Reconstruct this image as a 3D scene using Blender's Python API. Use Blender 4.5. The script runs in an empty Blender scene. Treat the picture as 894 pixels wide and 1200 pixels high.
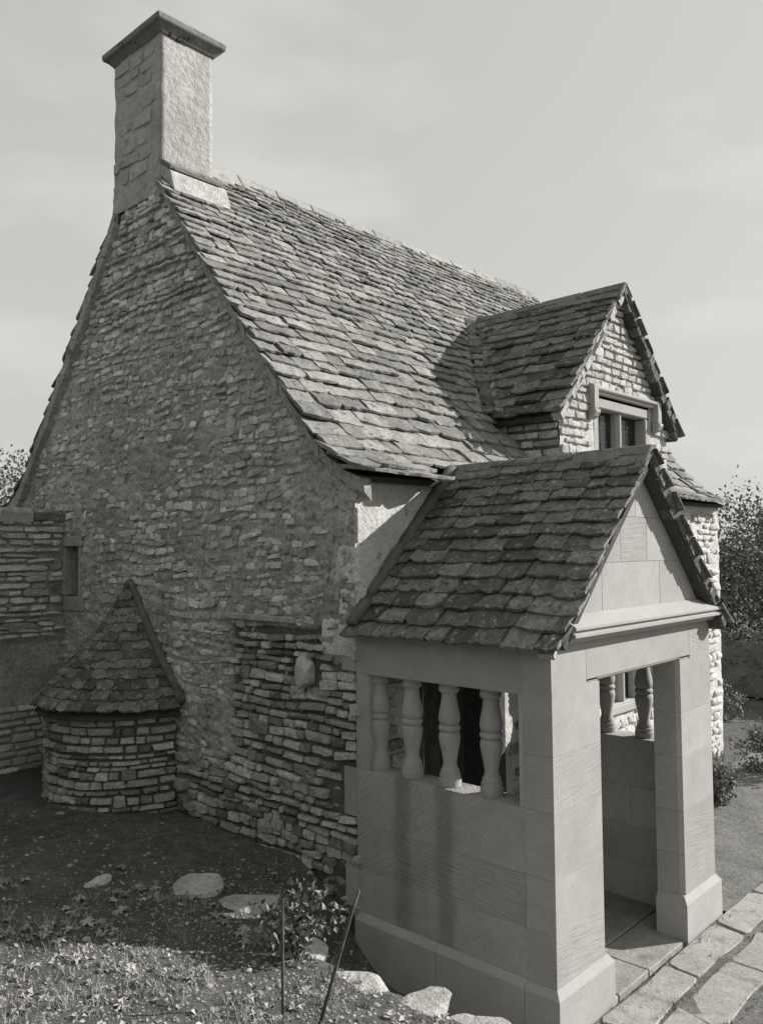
import bpy, math, random
import numpy as np
from mathutils import Vector, Matrix, noise

random.seed(11)
R = math.radians
scene = bpy.context.scene
col = scene.collection

# ------------------------------------------------------------------ camera, sky, sun, exposure
CAM = Vector((-4.2005, -4.1837, 2.8))
YAW, PITCH, ROLL = 0.7509, 0.0447, -0.0103
fw = Vector((math.cos(YAW) * math.cos(PITCH), math.sin(YAW) * math.cos(PITCH), math.sin(PITCH)))
rt = Vector((math.sin(YAW), -math.cos(YAW), 0))
up = rt.cross(fw)
r2 = rt * math.cos(ROLL) + up * math.sin(ROLL)
u2 = up * math.cos(ROLL) - rt * math.sin(ROLL)
cd = bpy.data.cameras.new('camera')
cam = bpy.data.objects.new('camera', cd)
col.objects.link(cam)
cam.matrix_world = Matrix(((r2.x, u2.x, -fw.x, CAM.x), (r2.y, u2.y, -fw.y, CAM.y), (r2.z, u2.z, -fw.z, CAM.z), (0, 0, 0, 1)))
cd.sensor_fit = 'HORIZONTAL'
cd.sensor_width = 36.0
cd.lens = 36.0 * 978.48 / 894.0
cd.clip_start = 0.05
cd.clip_end = 6000
scene.camera = cam

SUN_EL = R(26.0)
SUN_H = Vector((0.835, -0.55, 0)).normalized()
SUN_DIR = SUN_H * math.cos(SUN_EL) + Vector((0, 0, math.sin(SUN_EL)))
world = bpy.data.worlds.new('World')
scene.world = world
world.use_nodes = True
wn = world.node_tree
wn.nodes.clear()
sky = wn.nodes.new('ShaderNodeTexSky')
sky.sky_type = 'NISHITA'
sky.sun_disc = False
sky.sun_elevation = SUN_EL
sky.sun_rotation = math.atan2(SUN_H.x, SUN_H.y)
sky.dust_density = 3.0
sky.air_density = 1.4
bw = wn.nodes.new('ShaderNodeRGBToBW')
tint = wn.nodes.new('ShaderNodeMix')
tint.data_type = 'RGBA'
tint.blend_type = 'MULTIPLY'
tint.inputs[0].default_value = 1
tint.inputs[7].default_value = (1.0, 1.0, 0.958, 1)
# faint high cloud everywhere in the sky
tc = wn.nodes.new('ShaderNodeTexCoord')
mp = wn.nodes.new('ShaderNodeMapping')
mp.inputs['Scale'].default_value = (1, 1, 2.6)
cn = wn.nodes.new('ShaderNodeTexNoise')
cn.inputs['Scale'].default_value = 3.4
cn.inputs['Detail'].default_value = 6
cr = wn.nodes.new('ShaderNodeMapRange')
cr.inputs[1].default_value = 0.50
cr.inputs[2].default_value = 0.68
cr.inputs[3].default_value = 1.0
cr.inputs[4].default_value = 1.15
cm = wn.nodes.new('ShaderNodeMath')
cm.operation = 'MULTIPLY'
bg = wn.nodes.new('ShaderNodeBackground')
bg.inputs['Strength'].default_value = 0.10
out = wn.nodes.new('ShaderNodeOutputWorld')
L = wn.links.new
L(tc.outputs['Generated'], mp.inputs[0])
L(mp.outputs[0], cn.inputs['Vector'])
L(cn.outputs[0], cr.inputs[0])
L(sky.outputs[0], bw.inputs[0])
pw = wn.nodes.new('ShaderNodeMath')          # film response to the sky: flatter than the eye sees it
pw.operation = 'POWER'
pw.inputs[1].default_value = 0.2
gn = wn.nodes.new('ShaderNodeMath')
gn.operation = 'MULTIPLY'
gn.inputs[1].default_value = 3.32
L(bw.outputs[0], pw.inputs[0])
L(pw.outputs[0], gn.inputs[0])
L(gn.outputs[0], cm.inputs[0])
L(cr.outputs[0], cm.inputs[1])
L(cm.outputs[0], tint.inputs[6])
L(tint.outputs[2], bg.inputs[0])
L(bg.outputs[0], out.inputs[0])

sl = bpy.data.lights.new('sun', 'SUN')
sl.energy = 5.0
sl.angle = R(0.55)
sl.color = (1.0, 0.985, 0.94)
so = bpy.data.objects.new('sun', sl)
so.rotation_euler = SUN_DIR.to_track_quat('Z', 'Y').to_euler()
so.location = (12, -8, 12)
col.objects.link(so)

vs = scene.view_settings
vs.view_transform = 'Standard'
vs.look = 'None'
vs.exposure = 0.54
vs.gamma = 1.0
vs.use_curve_mapping = False
scene.render.engine = 'CYCLES'

# ------------------------------------------------------------------ materials (grey scale, faint warm print tone)
TINT = (1.0, 0.988, 0.945)
MATS = {}

def mat(name, v, tone=0.3, noises=((6, .25, 4), (40, .2, 3)), bumps=((30, .5, .02),), rough=.95, spots=(), wave=None):
    """v base value; tone = spread between pieces; noises (scale, amount, detail); spots (scale, lo, hi, value)"""
    m = bpy.data.materials.new(name)
    m.use_nodes = True
    nt = m.node_tree
    nt.nodes.clear()
    N, K = nt.nodes.new, nt.links.new
    geo = N('ShaderNodeNewGeometry')
    oi = N('ShaderNodeObjectInfo')
    at = N('ShaderNodeAttribute')
    at.attribute_name = 'tone'

    def math_(op, a, b=None, c=None):
        n = N('ShaderNodeMath')
        n.operation = op
        for i, x in enumerate((a, b, c)):
            if x is None:
                continue
            if hasattr(x, 'is_linked'):
                K(x, n.inputs[i])
            else:
                n.inputs[i].default_value = x
        return n.outputs[0]
    t = math_('FRACT', math_('ADD', at.outputs['Fac'], oi.outputs['Random']))
    val = math_('MULTIPLY_ADD', t, 2 * tone, 1 - tone)
    val = math_('MULTIPLY', val, v)
    off = N('ShaderNodeCombineXYZ')
    K(math_('MULTIPLY', t, 3.0), off.inputs[0])
    add = N('ShaderNodeVectorMath')
    K(geo.outputs['Position'], add.inputs[0])
    K(off.outputs[0], add.inputs[1])

    def noise_(s, d, rough_=.6):
        n = N('ShaderNodeTexNoise')
        n.inputs['Scale'].default_value = s
        n.inputs['Detail'].default_value = d
        n.inputs['Roughness'].default_value = rough_
        K(geo.outputs['Position'] if tone == 0 else add.outputs[0], n.inputs['Vector'])
        return n.outputs[0]
    for s, a, d in noises:
        f = N('ShaderNodeMapRange')
        f.inputs[1].default_value = .3
        f.inputs[2].default_value = .7
        f.inputs[3].default_value = 1 - a
        f.inputs[4].default_value = 1 + a
        K(noise_(s, d), f.inputs[0])
        val = math_('MULTIPLY', val, f.outputs[0])
    for s, lo, hi, sv in spots:
        f = N('ShaderNodeMapRange')
        f.inputs[1].default_value = lo
        f.inputs[2].default_value = hi
        K(noise_(s, 5), f.inputs[0])
        mx = N('ShaderNodeMix')
        K(f.outputs[0], mx.inputs[0])
        K(val, mx.inputs[2])
        mx.inputs[3].default_value = sv
        val = mx.outputs[0]
    ramp = N('ShaderNodeValToRGB')
    ramp.color_ramp.elements[0].color = (0, 0, 0, 1)
    ramp.color_ramp.elements[1].color = (*TINT, 1)
    K(val, ramp.inputs[0])
    b = N('ShaderNodeBsdfPrincipled')
    b.inputs['Roughness'].default_value = rough
    b.inputs['Specular IOR Level'].default_value = .2
    K(ramp.outputs[0], b.inputs['Base Color'])
    prev = None
    for s, st, dist in bumps:
        bp = N('ShaderNodeBump')
        bp.inputs['Strength'].default_value = st
        bp.inputs['Distance'].default_value = dist
        K(noise_(s, 6, .65), bp.inputs['Height'])
        if prev:
            K(prev, bp.inputs['Normal'])
        prev = bp.outputs[0]
    if wave:
        # chisel drag marks: fine streaks whose direction differs block by block
        rot = N('ShaderNodeVectorRotate')
        rot.rotation_type = 'EULER_XYZ'
        e = N('ShaderNodeCombineXYZ')
        ang = math_('MULTIPLY_ADD', t, 1.3, -.2)
        K(ang, e.inputs[0])
        K(ang, e.inputs[1])
        K(geo.outputs['Position'], rot.inputs[0])
        K(e.outputs[0], rot.inputs['Rotation'])
        w = N('ShaderNodeMapping')
        w.inputs['Scale'].default_value = (5, 5, 75)
        K(rot.outputs[0], w.inputs[0])
        n = N('ShaderNodeTexNoise')
        n.inputs['Scale'].default_value = 1.0
        n.inputs['Detail'].default_value = 3
        n.inputs['Distortion'].default_value = .4
        K(w.outputs[0], n.inputs['Vector'])
        bp = N('ShaderNodeBump')
        bp.inputs['Strength'].default_value = wave
        bp.inputs['Distance'].default_value = .012
        K(n.outputs[0], bp.inputs['Height'])
        if prev:
            K(prev, bp.inputs['Normal'])
        prev = bp.outputs[0]
    if prev:
        K(prev, b.inputs['Normal'])
    o = N('ShaderNodeOutputMaterial')
    K(b.outputs[0], o.inputs[0])
    MATS[name] = m
    return m

mat('rubble', .57, .32, ((1.1, .22, 4), (9, .25, 4), (60, .3, 3)), ((45, .9, .03), (160, .6, .008)))
mat('rubble_clean', 0.4, .55, ((9, .25, 4), (50, .3, 3)), ((40, .9, .02), (160, .6, .006)), spots=((14, .60, .72, .46),))
mat('mortar_old', 0.56, 0, ((1.1, .22, 4), (3, .2, 5), (30, .3, 4)), ((22, 1.0, .06), (90, 1.0, .02)), spots=((7, .58, .72, .20), (26, .60, .70, .12), (40, .62, .72, .62)))
mat('mortar_dark', 0.13, 0, ((8, .3, 4), (60, .3, 3)), ((40, .9, .03),))
mat('limewash', 0.54, .12, ((5, .15, 5), (50, .15, 3)), ((25, .8, .03), (120, .6, .008)), spots=((9, .60, .68, .27),))
mat('white_stone', 0.44, .16, ((9, .15, 4), (60, .15, 3)), ((40, .8, .02), (140, .6, .006)))
mat('quoin', 0.4, .22, ((7, .2, 4), (60, .25, 3)), ((45, .8, .015), (150, .6, .006)))
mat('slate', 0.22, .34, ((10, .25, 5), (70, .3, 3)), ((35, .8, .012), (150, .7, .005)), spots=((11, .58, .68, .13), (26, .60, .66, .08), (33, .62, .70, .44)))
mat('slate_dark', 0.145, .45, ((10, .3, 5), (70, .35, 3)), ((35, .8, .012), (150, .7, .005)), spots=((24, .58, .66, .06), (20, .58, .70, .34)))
mat('ridge', 0.28, .15, ((12, .25, 4), (80, .25, 3)), ((50, .7, .01),), spots=((16, .62, .68, .12),))
mat('ridge_dark', 0.19, .12, ((12, .25, 4), (90, .3, 3)), ((50, .7, .01),), spots=((11, .60, .64, .05), (60, .63, .7, .3)))
mat('ashlar', 0.34, .085, ((1.4, .10, 4), (6, .07, 5), (70, .06, 3)), ((60, .3, .006), (140, .3, .003)), spots=((5, .64, .80, .30),), wave=.5)
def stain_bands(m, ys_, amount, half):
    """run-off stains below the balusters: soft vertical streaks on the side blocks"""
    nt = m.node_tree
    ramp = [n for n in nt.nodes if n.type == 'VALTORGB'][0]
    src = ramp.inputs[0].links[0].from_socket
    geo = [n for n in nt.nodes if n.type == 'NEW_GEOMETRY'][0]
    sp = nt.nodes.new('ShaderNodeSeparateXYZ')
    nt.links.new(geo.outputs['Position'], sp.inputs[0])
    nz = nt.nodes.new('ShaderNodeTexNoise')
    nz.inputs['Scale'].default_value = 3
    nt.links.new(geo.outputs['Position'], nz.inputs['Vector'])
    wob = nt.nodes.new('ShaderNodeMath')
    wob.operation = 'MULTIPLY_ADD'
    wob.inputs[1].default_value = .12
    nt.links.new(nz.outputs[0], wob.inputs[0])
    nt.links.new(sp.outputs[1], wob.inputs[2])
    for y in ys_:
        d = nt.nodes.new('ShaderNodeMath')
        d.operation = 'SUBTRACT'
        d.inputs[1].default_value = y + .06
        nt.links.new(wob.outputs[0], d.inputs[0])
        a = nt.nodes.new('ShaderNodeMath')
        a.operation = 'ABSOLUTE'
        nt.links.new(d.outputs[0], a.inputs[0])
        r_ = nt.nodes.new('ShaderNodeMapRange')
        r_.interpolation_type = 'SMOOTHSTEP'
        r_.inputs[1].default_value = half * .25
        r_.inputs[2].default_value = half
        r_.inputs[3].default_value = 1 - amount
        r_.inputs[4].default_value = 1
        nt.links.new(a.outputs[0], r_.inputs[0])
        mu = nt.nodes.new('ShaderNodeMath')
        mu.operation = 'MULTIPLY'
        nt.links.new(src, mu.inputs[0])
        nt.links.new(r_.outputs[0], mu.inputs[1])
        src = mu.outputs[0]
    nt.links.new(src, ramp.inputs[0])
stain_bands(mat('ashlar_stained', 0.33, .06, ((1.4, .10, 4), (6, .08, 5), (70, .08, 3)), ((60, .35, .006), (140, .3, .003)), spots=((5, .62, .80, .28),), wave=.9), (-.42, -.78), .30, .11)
mat('ashlar_plain', 0.34, .05, ((4, .08, 4), (70, .08, 3)), ((90, .35, .004),))
mat('joint', 0.26, 0, ((20, .2, 3),), ())
mat('fillet', .12, 0, ((10, .2, 4), (60, .2, 3)), ((40, .5, .01),))
mat('verge_mortar', 0.4, 0, ((12, .25, 4), (60, .2, 3)), ((40, .9, .02),))
mat('roof_wood', .07, 0, ((8, .3, 4),), ())
mat('chimney_render', 0.4, 0, ((3, .16, 5), (20, .16, 5)), ((14, .7, .05), (70, .7, .015)), spots=((5, .56, .66, .30),))
mat('chimney_stone', .40, .10, ((3, .16, 5), (20, .16, 5)), ((18, .8, .03), (70, .7, .012)), spots=((6, .56, .66, .28),))
mat('wood_dark', .06, .2, ((8, .3, 4),), ((30, .4, .01),))
mat('wood_grey', .20, .2, ((8, .3, 4),), ((30, .4, .01),))
mat('glass', .03, .2, (), (), rough=.12)
mat('lead', .10, 0, (), ())
mat('soil', 0.125, 0, ((.7, .25, 4), (9, .3, 5), (60, .35, 4)), ((14, .8, .06), (70, .9, .02)), spots=((70, .66, .72, .22),))
mat('path', 0.19, 0, ((3, .25, 4), (30, .3, 4)), ((30, .8, .02), (120, .8, .008)), spots=((6, .55, .7, .16),))
mat('paving', 0.31, .14, ((6, .2, 4), (50, .15, 3)), ((30, .5, .012), (140, .5, .004)), spots=((5, .56, .70, .18), (22, .60, .70, .20)))
mat('rock', 0.42, .2, ((7, .2, 4), (40, .25, 4)), ((25, .8, .03), (120, .7, .01)), spots=((18, .60, .68, .22),))
mat('pebble', 0.25, .45, ((20, .2, 3),), ((60, .6, .01),))
mat('clod', 0.27, .25, ((9, .3, 4), (60, .3, 3)), ((40, .8, .02),))
mat('leaf', 0.18, .45, ((6, .2, 2),), (), rough=.6)
mat('leaf_dark', 0.13, .4, ((3, .25, 3),), (), rough=.7)
mat('weed', 0.27, .5, ((6, .2, 2),), (), rough=.8)
mat('bark', .09, .2, ((20, .3, 3),), ((40, .8, .01),))

# ------------------------------------------------------------------ mesh helpers
class MB:
    def __init__(s):
        s.v, s.f, s.t = [], [], []

    def add(s, vs_, fs, tone=None):
        o = len(s.v)
        s.v += [tuple(p) for p in vs_]
        s.f += [tuple(i + o for i in f) for f in fs]
        s.t += [tone if tone is not None else 0.0] * len(fs)
        return s

    def box(s, a, b, tone=None):
        (x0, y0, z0), (x1, y1, z1) = a, b
        return s.add([(x0, y0, z0), (x1, y0, z0), (x1, y1, z0), (x0, y1, z0), (x0, y0, z1), (x1, y0, z1), (x1, y1, z1), (x0, y1, z1)],
                     [(0, 3, 2, 1), (4, 5, 6, 7), (0, 1, 5, 4), (1, 2, 6, 5), (2, 3, 7, 6), (3, 0, 4, 7)], tone)

    def prism(s, poly, f, t0, t1, tone=None):
        """polygon (p, q) swept from t0 to t1; f(p, q, t) -> xyz"""
        n = len(poly)
        vs_ = [f(p, q, t0) for p, q in poly] + [f(p, q, t1) for p, q in poly]
        fs = [tuple(range(n)), tuple(range(2 * n - 1, n - 1, -1))]
        fs += [(i, n + i, n + (i + 1) % n, (i + 1) % n) for i in range(n)]
        a, b, c = (Vector(vs_[i]) for i in (0, 1, 2))
        return s.add(vs_, fs, tone)

    def tube(s, pts, rads, n=8, tone=None):
        pts = [Vector(p) for p in pts]
        rings = []
        for i, p in enumerate(pts):
            d = (pts[min(i + 1, len(pts) - 1)] - pts[max(i - 1, 0)]).normalized()
            a = d.orthogonal().normalized()
            b = d.cross(a)
            rings.append([p + (a * math.cos(2 * math.pi * k / n) + b * math.sin(2 * math.pi * k / n)) * rads[i] for k in range(n)])
        vs_ = [v for r_ in rings for v in r_]
        fs = [(i * n + k, i * n + (k + 1) % n, (i + 1) * n + (k + 1) % n, (i + 1) * n + k) for i in range(len(pts) - 1) for k in range(n)]
        fs += [tuple(range(n - 1, -1, -1)), tuple(range((len(pts) - 1) * n, len(pts) * n))]
        return s.add(vs_, fs, tone)

    def mesh(s, name, smooth=False):
        me = bpy.data.meshes.new(name)
        me.from_pydata(s.v, [], s.f)
        if any(s.t):
            at = me.attributes.new('tone', 'FLOAT', 'FACE')
            at.data.foreach_set('value', s.t)
        if smooth:
            me.polygons.foreach_set('use_smooth', [True] * len(me.polygons))
        me.update()
        return me

    def build(s, name, m, parent=None, smooth=False, fix=True, bevel=0):
        me = s.mesh(name, smooth)
        if fix:
            import bmesh
            bm = bmesh.new()
            bm.from_mesh(me)
            bmesh.ops.recalc_face_normals(bm, faces=bm.faces)
            bm.to_mesh(me)
            bm.free()
        return link(name, me, m, parent, bevel=bevel)

def link(name, me, m=None, parent=None, mw=None, bevel=0):
    if m and not me.materials:
        me.materials.append(MATS[m])
    o = bpy.data.objects.new(name, me)
    col.objects.link(o)
    if mw is not None:
        o.matrix_basis = mw
    if parent is not None:
        o.parent = parent
        if parent.type == 'EMPTY':
            o.matrix_parent_inverse = Matrix.Translation(parent.location).inverted()
    if bevel:
        b = o.modifiers.new('edge', 'BEVEL')
        b.width = bevel
        b.segments = 1
        b.limit_method = 'ANGLE'
    return o

def tag(o, label=None, cat=None, group=None, kind=None):
    for k, v in (('label', label), ('category', cat), ('group', group), ('kind', kind)):
        if v:
            o[k] = v
    return o

def empty(name, loc, label, cat, group=None):
    o = bpy.data.objects.new(name, None)
    o.location = loc
    o.empty_display_size = .3
    col.objects.link(o)
    return tag(o, label, cat, group)

def fbm(x, y, z, s, o=4):
    return noise.fractal(Vector((x * s, y * s, z * s)), 1.0, 2.0, o)

def sstep(a, b, x):
    t = min(1, max(0, (x - a) / (b - a)))
    return t * t * (3 - 2 * t)

def grid(fn, us, vs_, keep=None):
    mb = MB()
    nu, nv = len(us), len(vs_)
    P = [fn(u, v) for v in vs_ for u in us]
    F = []
    for j in range(nv - 1):
        for i in range(nu - 1):
            if keep is None or keep((us[i] + us[i + 1]) / 2, (vs_[j] + vs_[j + 1]) / 2):
                F.append((j * nu + i, j * nu + i + 1, (j + 1) * nu + i + 1, (j + 1) * nu + i))
    mb.add(P, F)
    return mb

def lin(a, b, step):
    n = max(1, int(round((b - a) / step)))
    return [a + (b - a) * i / n for i in range(n + 1)]

# ---- unit stones: x width, y height in -.5..5, z outwards (1 = front)
def unit_stone(sq, seed, rough=.09, n=12):
    rnd = random.Random(seed)
    ring = []
    if sq > 4.5:                      # split rubble: a four sided block with knocked corners
        cs = [(-.5, -.5), (.5, -.5), (.5, .5), (-.5, .5)]
        cs = [(x + rnd.uniform(-.07, .05) * (1 if x > 0 else -1), y + rnd.uniform(-.13, .03) * (1 if y > 0 else -1)) for x, y in cs]
        for k in range(4):
            (x0, y0), (x1, y1), (xm, ym) = cs[k], cs[(k + 1) % 4], cs[k - 1]
            c1, c2 = rnd.uniform(.03, .16), rnd.uniform(.03, .16)
            ring.append((x0 + (xm - x0) * c1, y0 + (ym - y0) * c1))
            ring.append((x0 + (x1 - x0) * c2, y0 + (y1 - y0) * c2))
            t = rnd.uniform(.35, .65)
            ring.append((x0 + (x1 - x0) * t + rnd.uniform(-.03, .03), y0 + (y1 - y0) * t + rnd.uniform(-.05, .05)))
        n = 12
        fr = (.93, .86)
    else:
        for k in range(n):
            a = 2 * math.pi * (k + rnd.uniform(-.25, .25)) / n
            c, s_ = math.cos(a), math.sin(a)
            rr = (abs(c) ** sq + abs(s_) ** sq) ** (-1 / sq)
            rr *= 1 + rnd.uniform(-rough, rough)
            ring.append((.5 * rr * c, .5 * rr * s_))
        fr = (.90, .85)
    vs_ = [(x, y, -1.0) for x, y in ring]
    vs_ += [(x, y, .35 + rnd.uniform(-.2, .2)) for x, y in ring]
    tx, ty = rnd.uniform(-.5, .5), rnd.uniform(-.5, .3)
    vs_ += [(x * fr[0], y * fr[1], .8 + x * tx + y * ty + rnd.uniform(-.16, .16)) for x, y in ring]
    vs_ += [(rnd.uniform(-.15, .15), rnd.uniform(-.12, .12), .95 + rnd.uniform(-.15, .15))]
    fs = []
    for lv in (0, 1):
        fs += [(lv * n + k, lv * n + (k + 1) % n, (lv + 1) * n + (k + 1) % n, (lv + 1) * n + k) for k in range(n)]
    fs += [(2 * n + k, 2 * n + (k + 1) % n, 3 * n) for k in range(n)]
    return MB().add(vs_, fs)

def rock(seed, planes=16, nu=18, nv=10, flat=.75):
    """faceted stone: a sphere cut by random planes, with a little surface noise"""
    rnd = random.Random(seed)
    pl = [(Vector((0, 0, 1)), flat), (Vector((0, 0, -1)), .8)]
    for _ in range(planes):
        pl.append((Vector((rnd.gauss(0, 1), rnd.gauss(0, 1), rnd.gauss(0, .6))).normalized(), rnd.uniform(.62, .95)))
    vs_, fs = [], []
    for j in range(nv + 1):
        for i in range(nu):
            th, ph = math.pi * j / nv, 2 * math.pi * i / nu
            d = Vector((math.sin(th) * math.cos(ph), math.sin(th) * math.sin(ph), math.cos(th)))
            r_ = min([1.0] + [c / d.dot(n_) for n_, c in pl if d.dot(n_) > .05])
            r_ *= 1 + .05 * noise.noise(d * 4 + Vector((seed, 0, 0)))
            vs_.append(d * r_ * .5)
    for j in range(nv):
        for i in range(nu):
            fs.append((j * nu + i, (j + 1) * nu + i, (j + 1) * nu + (i + 1) % nu, j * nu + (i + 1) % nu))
    return MB().add(vs_, fs)

ROUND_STONES = [unit_stone(3.4 if i % 2 else 5.0, 100 + i, .14) for i in range(22)]
SQUARE_STONES = [unit_stone(5.5, 200 + i, .07) for i in range(22)]

# ---- unit slates: x width, y up the slope (0 tail .. 1 head), z thickness 0..1
def unit_slate(seed):
    rnd = random.Random(seed)
    nx = 5
    rows = []
    tails = [rnd.uniform(-.05, .05) for _ in range(nx)]
    tails[0] += rnd.choice((0, 0, .03, .06, .14))
    tails[-1] += rnd.choice((0, 0, .03, .06, .14))
    tl, tr = rnd.uniform(-.03, .04), rnd.uniform(-.03, .04)
    for j, y in enumerate((0, .28, .62, 1.0)):
        row = []
        for i in range(nx):
            x = -.5 + i / (nx - 1)
            xx = x * (1 - .06 * y) + (tl if i == 0 else tr if i == nx - 1 else 0) * (1 - y) + rnd.uniform(-.012, .012)
            yy = y + (tails[i] if j == 0 else 0)
            row.append((xx, yy, 1 + rnd.uniform(-.22, .22) - (.18 if j == 0 else 0)))
        rows.append(row)
    top = [p for r_ in rows for p in r_]
    bot = [(x, y, 0) for x, y, z in rows[0]] + [(x, y, 0) for x, y, z in rows[-1]]
    n = len(top)
    vs_ = top + bot
    fs = [(j * nx + i, j * nx + i + 1, (j + 1) * nx + i + 1, (j + 1) * nx + i) for j in range(3) for i in range(nx - 1)]
    fs += [(i, n + i, n + i + 1, i + 1) for i in range(nx - 1)]
    fs += [(0, nx, 2 * nx, 3 * nx, n + nx, n), (nx - 1, n + nx - 1, n + 2 * nx - 1, 4 * nx - 1, 3 * nx - 1, 2 * nx - 1)]
    fs += [tuple([n + i for i in range(nx)][::-1] + [n + nx + i for i in range(nx)])]
    return MB().add(vs_, fs)

SLATES = [unit_slate(300 + i) for i in range(18)]
_cache = {}

def unit_mesh(lib, i, m, name, smooth):
    k = (id(lib), i, m, name)
    if k not in _cache:
        me = lib[i].mesh(name, smooth)
        me.materials.append(MATS[m])
        _cache[k] = me
    return _cache[k]

def pieces(name, parent, items, lib, m, limit=300, smooth=False, rest='more_'):
    """items = list of 4x4 matrices; the ones that show largest become objects, the rest one joined part"""
    def size(M_):
        c = M_.translation
        w = M_.col[0].xyz.length * M_.col[1].xyz.length
        return -w / (c - CAM).length_squared
    items = sorted(items, key=size)
    for M_ in items[:limit]:
        i = random.randrange(len(lib))
        link(name, unit_mesh(lib, i, m, name, smooth), None, parent, M_)
    if len(items) > limit:
        mb = MB()
        for M_ in items[limit:]:
            u = lib[random.randrange(len(lib))]
            mb.add([M_ @ Vector(p) for p in u.v], u.f, random.uniform(.01, .99))
        o = mb.build(name, m, parent, smooth=smooth, fix=False)
        tag(o, kind='stuff')

def frame(o, a, b, c, sx, sy, sz):
    a, b, c = a * sx, b * sy, c * sz
    return Matrix(((a.x, b.x, c.x, o.x), (a.y, b.y, c.y, o.y), (a.z, b.z, c.z, o.z), (0, 0, 0, 1)))

X, Y, Z = Vector((1, 0, 0)), Vector((0, 1, 0)), Vector((0, 0, 1))

def courses(u0, u1, v0, v1, hr, wr, inside, place, gap=.010, wob=.02, drop=0.0, flush=False):
    """fill a region of a wall with stones in rough courses. place(u, v, w, h) -> matrix"""
    out_, v = [], v0
    row = 0
    while v < v1:
        h = random.uniform(*hr)
        u = u0 if flush else u0 - random.uniform(0, wr[1])
        while u < u1:
            w = random.uniform(*wr) * random.choice((.7, 1, 1, 1.3))
            uc = u + w / 2
            vc = v + h / 2 + wob * noise.noise(Vector((uc * 1.3, row * .35, 3.1)))
            u += w
            hh = h * random.uniform(.85, 1.05)
            if random.random() < .06:
                hh *= 1.5
            if random.random() < drop or not inside(uc, vc, w, hh):
                continue
            out_.append(place(uc, vc, w - gap, hh - gap))
        v += h
        row += 1
    return out_

# ------------------------------------------------------------------ measured dimensions
HOUSE_L, HOUSE_D = 6.63, 5.55
RIDGE_Y = 2.80
PW, PD = 2.293, 1.586            # porch width and depth
PAX = PW / 2
DX0, DX1 = 2.78, 5.14            # dormer
DAX = (DX0 + DX1) / 2

FRONT = [(-.24, 3.30), (-.02, 3.375), (.13, 3.45), (.35, 3.63), (.59, 3.92), (1.1, 4.54), (1.68, 5.25), (2.13, 5.84), (2.44, 6.24), (2.80, 6.70)]

def smooth_profile(pts, n=160):
    out_ = []
    for i in range(len(pts) - 1):
        p0, p1, p2, p3 = (Vector(pts[max(0, min(len(pts) - 1, k))]) for k in (i - 1, i, i + 1, i + 2))
        for k in range(12):
            t = k / 12
            out_.append(.5 * ((2 * p1) + (p2 - p0) * t + (2 * p0 - 5 * p1 + 4 * p2 - p3) * t * t + (3 * p1 - p0 - 3 * p2 + p3) * t ** 3))
    out_.append(Vector(pts[-1]))
    return out_

class Profile:
    def __init__(s, pts):
        s.p = smooth_profile(pts)
        s.s = [0]
        for a, b in zip(s.p, s.p[1:]):
            s.s.append(s.s[-1] + (b - a).length)
        s.len = s.s[-1]

    def at(s, d):
        if d >= s.len:
            t = (s.p[-1] - s.p[-2]).normalized()
            return s.p[-1] + t * (d - s.len)
        return Vector((float(np.interp(d, s.s, [p.x for p in s.p])), float(np.interp(d, s.s, [p.y for p in s.p]))))

    def z(s, h):
        return float(np.interp(h, [p.x for p in s.p], [p.y for p in s.p]))

PF = Profile(FRONT)
PB = Profile([(2 * RIDGE_Y - y if False else y, z) for y, z in FRONT])

def main_z(y):
    return PF.z(y if y <= RIDGE_Y else 2 * RIDGE_Y - y)

def slate_roof(prof, O, Rv, Uv, run0, run1, exp0, exp1, w0, w1, th, cull=None, wav=.018, lf=1.25):
    """matrices of slates over a slope; point(run, s) = O + Rv*run + Uv*h(s) + Z*z(s)"""
    out_, s, row = [], 0.0, 0
    while s < prof.len - .05:
        k = s / prof.len
        e = exp0 + (exp1 - exp0) * k
        e *= random.uniform(.92, 1.08)
        u = run0 - (0 if row % 2 else .04) + random.uniform(-.015, .01)
        first = True
        while u < run1 - .03:
            w = (w0 + (w1 - w0) * k) * random.choice((.62, .8, .9, 1, 1, 1.15, 1.35)) * random.uniform(.92, 1.08)
            if u + w > run1 - .06:
                w = run1 - u + random.uniform(-.02, .015)
            uc = u + w / 2
            u += w
            ss = s + wav * fbm(uc, s * .6, 1.7, .9, 3) + random.uniform(-.012, .012)
            ln = min(e * 1.75, prof.len - ss + .02)
            a = prof.at(max(0, ss))
            b = prof.at(max(0, ss) + ln)
            if ss < 0:
                a = a + (a - b).normalized() * (-ss)
            und = .02 * fbm(uc, ss, 7.3, .55, 2)
            A = O + Rv * uc + Uv * a.x + Z * a.y
            B = O + Rv * uc + Uv * b.x + Z * b.y
            T = (B - A).normalized()
            n = Rv.cross(T)
            thk = th * (1.1 - .35 * k) * random.uniform(.75, 1.2)
            lift = thk * lf / max(e, .05) * random.uniform(.8, 1.25)
            T2 = (T - n * lift).normalized()
            n2 = Rv.cross(T2)
            yaw = random.gauss(0, .018)
            R2 = (Rv + T2 * yaw + n2 * random.gauss(0, .02)).normalized()
            T2 = n2.cross(R2).normalized()
            n2 = R2.cross(T2)
            o_ = A + n * (thk * 1.3 + und + random.uniform(0, .008))
            if cull and cull(A.lerp(B, .35)):
                continue
            out_.append(frame(o_, R2, T2, n2, w * .985, ln, thk))
        s += e
        row += 1
    return out_

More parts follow.
